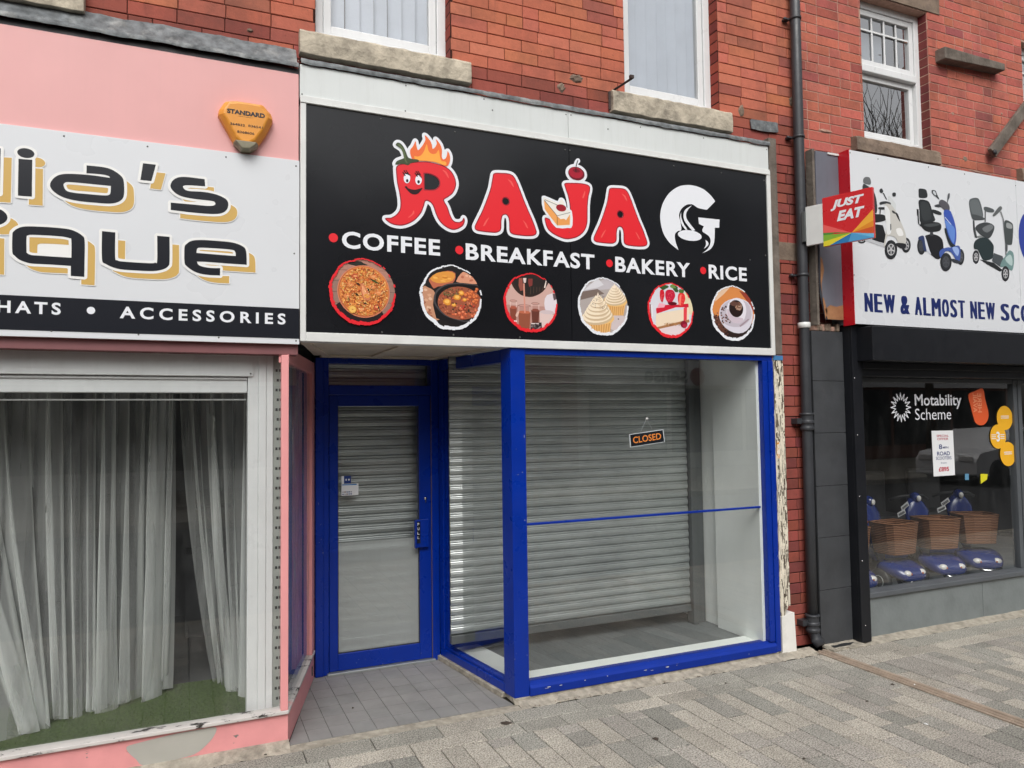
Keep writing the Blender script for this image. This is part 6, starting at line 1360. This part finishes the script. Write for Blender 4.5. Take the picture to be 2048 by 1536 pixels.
put_text(mr, 'SPECIAL', .22, .78, .86, .91, fn=fn_, weight=.01); put_text(mr, 'OFFER', .24, .76, .79, .84, fn=fn_, weight=.01); put_text(mr, '£895', .24, .72, .10, .20, fn=fn_, weight=.03)
put_text(mn, '8', .30, .45, .59, .70, fn=fn_, weight=.02); put_text(mn, 'MPH', .48, .74, .60, .65, fn=fn_, weight=.01); put_text(mn, 'ROAD', .20, .80, .45, .54, fn=fn_, weight=.02); put_text(mn, 'SCOOTERS', .14, .86, .36, .43, fn=fn_, weight=.01); put_text(mn, 'from', .36, .62, .27, .31, fn=fn_)
obj('red_writing', mr, flat('red_marker', srgb(180, 30, 60)), po); obj('navy_writing', mn, flat('navy_marker', srgb(30, 50, 110)), po)
mb = MB(); q = V2([(1697, 1240), (1755, 1242), (1750, 1285), (1700, 1320)]); mb.prism(q, GY, GY+.0008); tag(obj('window_sticker', mb, flat('lemon_vinyl', srgb(214, 206, 40))), 'small lemon yellow corner sticker low on the scooter shop window', 'sticker')
mb = MB(); q = V2([(1572, 1240), (1603, 1240), (1603, 1290), (1572, 1290)]); mb.prism(q, GY, GY+.0008); tag(obj('window_sticker', mb, flat('pale_blue_vinyl', srgb(90, 140, 170))), 'tiny pale blue sticker low on the scooter shop window', 'sticker')

# ------------------------------------------------------------------ mobility scooters (built facing -Y at the origin, floor z=0)
def make_scooter():
    t = thing('mobility_scooter', 'x', 'mobility scooter', (0, 0, 0), 'blue mobility scooters in the window')
    mb = MB(); n = 14
    # nose cowl: loft of cross-sections from the tip backwards
    secs = [(-.215, .12, .135, .175), (-.20, .16, .12, .205), (-.15, .20, .125, .235), (-.07, .225, .15, .262), (.02, .225, .17, .275), (.09, .16, .15, .25), (.14, .10, .12, .21)]
    vs = []
    for (y, hw, zb, zt) in secs:
        for j in range(n):
            a = 2*pi*j/n; cx, sz = cos(a), sin(a); x = hw*(abs(cx)**.6)*(1 if cx >= 0 else -1); z = (zb+zt)/2+(zt-zb)/2*(abs(sz)**.7)*(1 if sz >= 0 else -1)
            vs.append((x, y, z))
    m = len(secs); mb.add(vs, [(i*n+j, i*n+(j+1) % n, (i+1)*n+(j+1) % n, (i+1)*n+j) for i in range(m-1) for j in range(n)]+[tuple(range(n)), tuple(range((m-1)*n, m*n))], smooth=True)
    bd = obj('front_cowl', mb, m_scoot, t)
    for sx in (-1, 1):
        mb = MB(); mb.ell((sx*.105, -.182, .187), (.050, .034, .028), 14, 9); hl = obj('headlight', mb, m_lamp, bd)
        mb = MB(); mb.ell((sx*.085, -.212, .186), (.010, .008, .009), 10, 7); obj('amber_bulb', mb, m_amber, hl)
    mb = MB(); mb.tube([(-.09, -.19, .125), (-.05, -.208, .112), (0, -.222, .112), (.05, -.215, .116), (.09, -.196, .128)], .012, 8); obj('chrome_bumper', mb, m_chrome, t)
    mb = MB(); mb.box(-.20, .20, .12, .62, .08, .13); obj('deck', mb, m_plastic, t, .02)
    mb = MB(); mb.box(-.21, .21, .60, .98, .09, .32); obj('rear_body', mb, m_scoot, t, .05)
    mb = MB(); mb.box(-.21, .21, .60, .95, .44, .53); mb.box(-.2, .2, .92, 1.0, .5, .92); mb.box(-.03, .03, .75, .82, .32, .44); obj('seat', mb, m_plastic, t, .03)
    for (x, y) in ((-.2, .02), (.2, .02), (-.22, .82), (.22, .82)):
        mb = MB(); mb.lathe((x, y, .105), [(.05, -.035), (.095, -.035), (.105, -.02), (.105, .02), (.095, .035), (.05, .035)], 18, 'X'); w_ = obj('wheel', mb, m_plastic, t)
        mb = MB(); mb.lathe((x, y, .105), [(.01, -.03), (.052, -.036), (.052, .036), (.01, .03)], 12, 'X'); obj('hub', mb, m_galv, w_)
    # tiller: flattened blue column leaning back with the lamp on top
    mb = MB(); secs = [(.14, .24, .035, .03), (.20, .40, .095, .035), (.235, .53, .145, .04), (.255, .62, .145, .045), (.27, .68, .105, .045), (.285, .72, .06, .045)]; vs = []
    for (y, z, hw, hd_) in secs:
        for j in range(n):
            a = 2*pi*j/n; vs.append((hw*(abs(cos(a))**.7)*(1 if cos(a) >= 0 else -1), y+hd_*sin(a), z))
    m = len(secs); mb.add(vs, [(i*n+j, i*n+(j+1) % n, (i+1)*n+(j+1) % n, (i+1)*n+j) for i in range(m-1) for j in range(n)]+[tuple(range(n)), tuple(range((m-1)*n, m*n))], smooth=True)
    tl_ = obj('tiller', mb, m_scoot, t)
    mb = MB(); mb.ell((0, .265, .725), (.055, .06, .05), 14, 9); obj('lamp_housing', mb, m_scoot, tl_)
    mb = MB(); mb.ell((0, .208, .722), (.027, .014, .027), 12, 8); obj('top_lamp', mb, m_lamp, tl_)
    mb = MB(); mb.box(-.055, .055, .2095, .214, .555, .578); obj('badge', mb, m_paperw, tl_, .002)
    for sx in (-1, 1):
        mb = MB(); mb.ell((sx*.10, .212, .56), (.014, .01, .012), 8, 6); obj('reflector', mb, m_amber, tl_)
    mb = MB(); mb.tube([(-.24, .36, .70), (-.14, .31, .735), (0, .30, .74), (.14, .31, .735), (.24, .36, .70)], .014, 8); obj('handlebar', mb, m_plastic, t)
    # basket with tapered woven walls
    mb = MB(); ra = [(-.15, .06), (.15, .06), (.165, -.12), (-.165, -.12)]; prof = []
    def ring(k, z): return [(x*k, -.02+(y+.02)*k*1.0, z) for x, y in ((-.16, .11), (-.175, .06), (-.18, -.05), (-.16, -.105), (-.08, -.125), (.08, -.125), (.16, -.105), (.18, -.05), (.175, .06), (.16, .11))]
    R0, R1, R2, R3 = ring(.98, .325), ring(1.18, .575), ring(1.14, .575), ring(.94, .335); vs = R0+R1+R2+R3
    mb.add(vs, [(r*10+j, r*10+(j+1) % 10, (r+1)*10+(j+1) % 10, (r+1)*10+j) for r in range(3) for j in range(10)]+[tuple(range(30, 40)), tuple(range(10))])
    bk = obj('basket', mb, m_wicker, t)
    mb = MB(); q = [Vector(p) for p in ring(1.17, .577)]; mb.tube(q+[q[0]], .008, 6); obj('basket_rim', mb, m_wicker, bk)
    mb = MB()
    for (x, z, a) in ((-.19, .66, .5), (-.235, .60, .35)): 
        ca, sa = cos(a), sin(a); mb.add([(x+u*ca-v*sa, .20-.003*i, z+u*sa+v*ca) for i, (u, v) in enumerate(((-.05, -.022), (.05, -.022), (.05, .022), (-.05, .022)))], [(0, 1, 2, 3)])
    tg = obj('price_tag', mb, m_paperw, t)
    mb = MB()
    for (x, z, a) in ((-.19, .66, .5), (-.235, .60, .35)):
        ca, sa = cos(a), sin(a)
        for k in range(6): u0 = -.04+k*.013; mb.add([(x+u*ca-v*sa, .188, z+u*sa+v*ca) for u, v in ((u0, -.010), (u0+.008, -.010), (u0+.008, .010), (u0, .010))], [(0, 1, 2, 3)])
    obj('tag_writing', mb, m_plastic, tg)
    return t
sc0 = make_scooter(); SZ = .175
spots = [(5.40, .43, -2, 'blue mobility scooter nearest the black shutter guide whose top is in view'), (5.93, .45, 14, 'middle of the three blue mobility scooters fully in view'), (6.46, .47, 26, 'blue mobility scooter farthest from the drainpipe turned toward the street corner'), (4.84, .42, 0, 'blue mobility scooter mostly hidden behind the black shutter guide')]
for i, (x, y, a, lab) in enumerate(spots):
    if i == 0: o = sc0; o.location = (x, y, SZ)
    else: o = copy_tree(sc0, (x, y, SZ), lab)
    o['label'] = lab; o.rotation_euler = (0, 0, radians(-a)); o.scale = (.80, .92, 1)
# more stock in the dark behind
def fixparents(o): pass
m_bk = m_plastic
for (x, y, a, lab) in ((5.6, 2.0, 30, 'dark scooter in the gloom behind the left window scooters'), (6.7, 2.2, -20, 'dark scooter in the gloom behind the right window scooters'), (7.6, 3.0, 10, 'dark scooter deepest in the shop')):
    t = thing('mobility_scooter', lab, 'mobility scooter', (x, y, SZ), 'dark scooters in the back of the shop')
    mb = MB(); mb.box(x-.22, x+.22, y+.2, y+.7, SZ+.1, SZ+.3); obj('body', mb, m_plastic, t, .04)
    mb = MB(); mb.box(x-.23, x+.23, y+.3, y+.75, SZ+.5, SZ+.6); mb.box(x-.22, x+.22, y+.7, y+.8, SZ+.58, SZ+1.1); obj('seat', mb, m_int_grey, t, .04)
    mb = MB(); mb.tube([(x, y-.1, SZ+.2), (x, y+.05, SZ+.9), (x-.25, y+.1, SZ+.95)], .02, 8); mb.tube([(x, y+.05, SZ+.9), (x+.25, y+.1, SZ+.95)], .02, 8); obj('tiller', mb, m_grey_frame, t)
    for (dx, dy) in ((-.2, -.1), (.2, -.1), (-.22, .6), (.22, .6)): mb = MB(); mb.lathe((x+dx, y+dy, SZ+.12), [(.05, -.04), (.12, -.03), (.12, .03), (.05, .04)], 14, 'X'); obj('wheel', mb, m_plastic, t)
    t.rotation_euler = (0, 0, radians(a))

# ------------------------------------------------------------------ drain channel and litter
mb = MB(); x0, x1 = CH0+.003, CH1-.003
prof = [(x0, -.001), (x0, .004), (x0+.012, .005), (x0+.016, -.006), (x0+.034, -.006), (x0+.038, .004), (x0+.050, .004), (x0+.054, -.008), (x0+.070, -.008), (x0+.074, .004), (x0+.088, .005), (x1, .003), (x1, -.02), (x0, -.02)]
for k in range(6):
    a, b = -.02-k*.45, -.02-(k+1)*.45+.004; mb.prism([(x, z) for x, z in prof], a, max(b, -2.62))
ch = obj('drain_channel', mb, m_rust); tag(ch, 'rusty ribbed drain channel crossing the pavement from the drainpipe', 'drain channel')
mb = MB(); mb.box(4.14, 4.46, -.06, .025, -.01, .012); mb.box(4.14, 4.2, -.085, -.0605, -.01, .010); mb.box(4.30, 4.5, -.085, -.0605, -.01, .008); obj('broken_surround', mb, m_conc, ch, .004)
mb = MB(); mb.poly([(4.18, -.05, .0128), (4.34, -.045, .0128), (4.42, -.01, .0128), (4.33, .02, .0128), (4.2, .01, .0128)]); obj('dark_hole', mb, m_plastic, ch)
def litter(x, y, s, seed, m, lab):
    r = random.Random(seed); p = None; d = ray(x, y); t = (0-CAM.z)/d.z; p = CAM+d*t; mb = MB()
    for k in range(3):
        n = 9; cx, cy = p.x+r.uniform(-s, s)*.6, p.y+r.uniform(-s, s)*.6
        rim = [(cx+cos(2*pi*i/n)*s*r.uniform(.3, 1.0), cy+sin(2*pi*i/n)*s*r.uniform(.2, .7), .001+r.uniform(0, .003)) for i in range(n)]
        mb.add([(cx, cy, .006+r.uniform(0, .004))]+rim, [(0, 1+i, 1+(i+1) % n) for i in range(n)])
    return tag(obj('leaf_scrap', mb, m), lab, 'litter', 'scraps of litter on the pavement')
dl_ = M('dead_leaf', srgb(62, 52, 44), .8, .3, 30); wh_ = flat('white_scrap', (.75, .75, .75), .6)
for i, (x, y, s, m, lab) in enumerate(((1010, 1448, .032, dl_, 'largest dead leaf on the paving in front of the blue corner post'), (1315, 1478, .022, dl_, 'curled dark leaf at the bottom middle of the pavement'), (1451, 1367, .010, dl_, 'small dark scrap on the paving in front of the blue window'), (1785, 1370, .013, dl_, 'dark scrap beside the drain channel'), (1385, 1345, .02, dl_, 'clump of dirt against the blue window plinth'), (1830, 1371, .008, wh_, 'small white scrap lying on the drain channel'), (1851, 1449, .011, wh_, 'white scrap on the paving left of the channel end'), (1606, 1518, .012, dl_, 'dark scrap low on the paving below the channel'), (1735, 1404, .010, dl_, 'thin dark scrap left of the drain channel'), (1950, 1340, .008, dl_, 'tiny dark scrap right of the channel'), (530, 1510, .010, dl_, 'dark scrap in front of the pink riser'), (706, 1417, .007, dl_, 'dark speck on the grey entrance tiles'))):
    o = litter(x, y, s, i, m, lab)
mb = MB(); r_ = random.Random(77)
for k in range(260):
    u = r_.random(); x = 1.76+u*1.95 if k % 3 else r_.uniform(3.85, 4.5); y = -.03-abs(r_.gauss(0, .03)); s = r_.uniform(.002, .006)
    mb.ell((x, y, .002), (s, s*.8, s*.5), 5, 3)
tag(obj('grit', mb, m_stone_dark), 'loose grit along the foot of the shopfronts', 'grit', None, 'stuff')

# ================================================================== ACROSS THE STREET (seen only in the glass)
m_obr = M('dull_brick', srgb(120, 82, 70), .9, .2, 8); m_owin = flat('far_window', (.03, .035, .04), .08); m_fw = flat('far_white', srgb(226, 226, 226), .5); m_fr = flat('far_red', srgb(130, 30, 34), .5); m_fd = flat('far_dark', (.02, .022, .025), .3); m_og = M('pale_render', srgb(182, 180, 174), .9, .1, 3)
OY = -16.0
for i, (x0, x1, h, mw_, mf, lab) in enumerate(((-13, -5, 8.8, m_obr, m_fr, 'two-storey brick shop opposite with a red fascia at its street corner'), (-5, 3.5, 8.2, m_og, m_fr, 'rendered shop opposite with a dark red fascia'), (3.5, 11, 7.7, m_obr, m_fr, 'brick shop opposite with a red fascia beside the sense shop'), (11, 21, 9.6, m_og, m_fw, 'rendered shop opposite with a white fascia reading sense'), (21, 32, 8.6, m_obr, m_fw, 'brick shop opposite at the far end of the row'))):
    t = thing('shop_building', lab, 'building', ((x0+x1)/2, OY, 0), 'shops across the street')
    boxes('wall', [(x0, x1, OY-8, OY, 0, h)], mw_, t)
    boxes('fascia', [(x0+.2, x1-.2, OY+.001, OY+.15, 2.7, 3.5)], mf, t)
    boxes('shop_window', [(x0+.4+k*(x1-x0-.8)/3, x0+.2+(k+1)*(x1-x0-.8)/3, OY+.001, OY+.04, .5, 2.6) for k in range(3)], m_owin, t)
    for k in range(3):
        cx = x0+(k+.5)*(x1-x0)/3; wf = boxes('window_frame', [(cx-.6, cx+.6, OY+.001, OY+.05, 4.3, 5.9)], m_fw, t); boxes('window_glass', [(cx-.5, cx+.5, OY+.051, OY+.06, 4.4, 5.8)], m_owin, wf)
    mb = MB(); mb.prism([(OY-8.2, h), (OY+.3, h), (OY-4, h+1.6)], x0, x1, 'X'); obj('roof', mb, m_fd, t)
    if i == 3:
        K = (CAM.y*-1+.038-OY)/(CAM.y*-1+.038)
        def ref(px, py): p = PY(px, py, .038); return p.x*K, 1.64+(p.z-1.64)*K
        (xl, zt), (xr, zb) = ref(1284, 742), ref(1370, 768)
        mb = MB(); f_ = lambda u, v: (xr+(xl-xr)*u, OY+.155, zb+v*(zt-zb)); put_text(mb, 'sense', 0, 1, 0, 1, fn=f_, weight=.03); obj('fascia_lettering', mb, m_fd, t)
        cxr, czr = ref(1390, 754); mb = MB(); mb.poly([(x, OY+.155, z) for x, z in ell2(cxr, czr, .3, .3)]); obj('round_logo', mb, m_fr, t)
m_bark = M('bare_bark', srgb(70, 62, 54), .9, .3, 8)
def tree(x, y, h, seed, lab):
    r = random.Random(seed); t = thing('bare_tree', lab, 'tree', (x, y, 0), 'bare trees across the street'); tk, tw_ = MB(), MB()
    def grow(p, d, l, rad, dep):
        mid = p+d*l*.5+Vector((r.uniform(-.1, .1), r.uniform(-.1, .1), 0))*l*.3; e = p+d*l
        (tk if dep < 2 else tw_).tube([p, mid, e], [rad, rad*.85, rad*.68], 6 if dep < 3 else 3, cap=False)
        if dep >= 7: return
        for k in range(3 if dep in (1, 3) else 2):
            a = Vector((r.uniform(-1, 1), r.uniform(-1, 1), r.uniform(-.1, .7))).normalized(); nd = (d*1.15+a*.75+Vector((0, 0, .18))).normalized(); grow(e, nd, l*r.uniform(.68, .86), rad*.64, dep+1)
    grow(Vector((x, y, 0)), Vector((0, 0, 1)), h*.24, .2, 0); obj('trunk', tk, m_bark, t); obj('crown', tw_, m_bark, t)
tree(18.2, -12, 12.2, 5, 'bare tree across the street nearer the photographer'); tree(21.8, -12.2, 12.6, 8, 'bare tree across the street farther along the row')
# parked car across the way
pc = thing('parked_car', 'white parked car at the far kerb', 'car', (19.6, -8.6, -.13)); cx, cy = 19.6, -8.6
side = [(-2.1, .25), (-2.12, .62), (-1.95, .82), (-1.2, .92), (-.6, 1.38), (.7, 1.42), (1.35, .98), (2.0, .86), (2.15, .6), (2.12, .25)]
mb = MB(); mb.prism([(cx+a, b-.13) for a, b in side], cy-.82, cy+.82); obj('body', mb, m_fw, pc, .06)
mb = MB(); mb.prism([(cx+a, b-.13) for a, b in ((-1.05, .94), (-.55, 1.32), (.65, 1.35), (1.15, .96))], cy-.825, cy+.825); obj('side_glass', mb, m_owin, pc)
for (a, b) in ((-1.35, -.8), (-1.35, .8), (1.35, -.8), (1.35, .8)): mb = MB(); mb.lathe((cx+a, cy+b, .19), [(.12, -.11), (.3, -.11), (.32, -.08), (.32, .08), (.3, .11), (.12, .11)], 20, 'Y'); obj('wheel', mb, m_plastic, pc)
for b in (-.55, .55): boxes('headlight', [(cx-2.14, cx-2.08, cy+b-.18, cy+b+.18, .48, .62)], m_lamp, pc, .02)
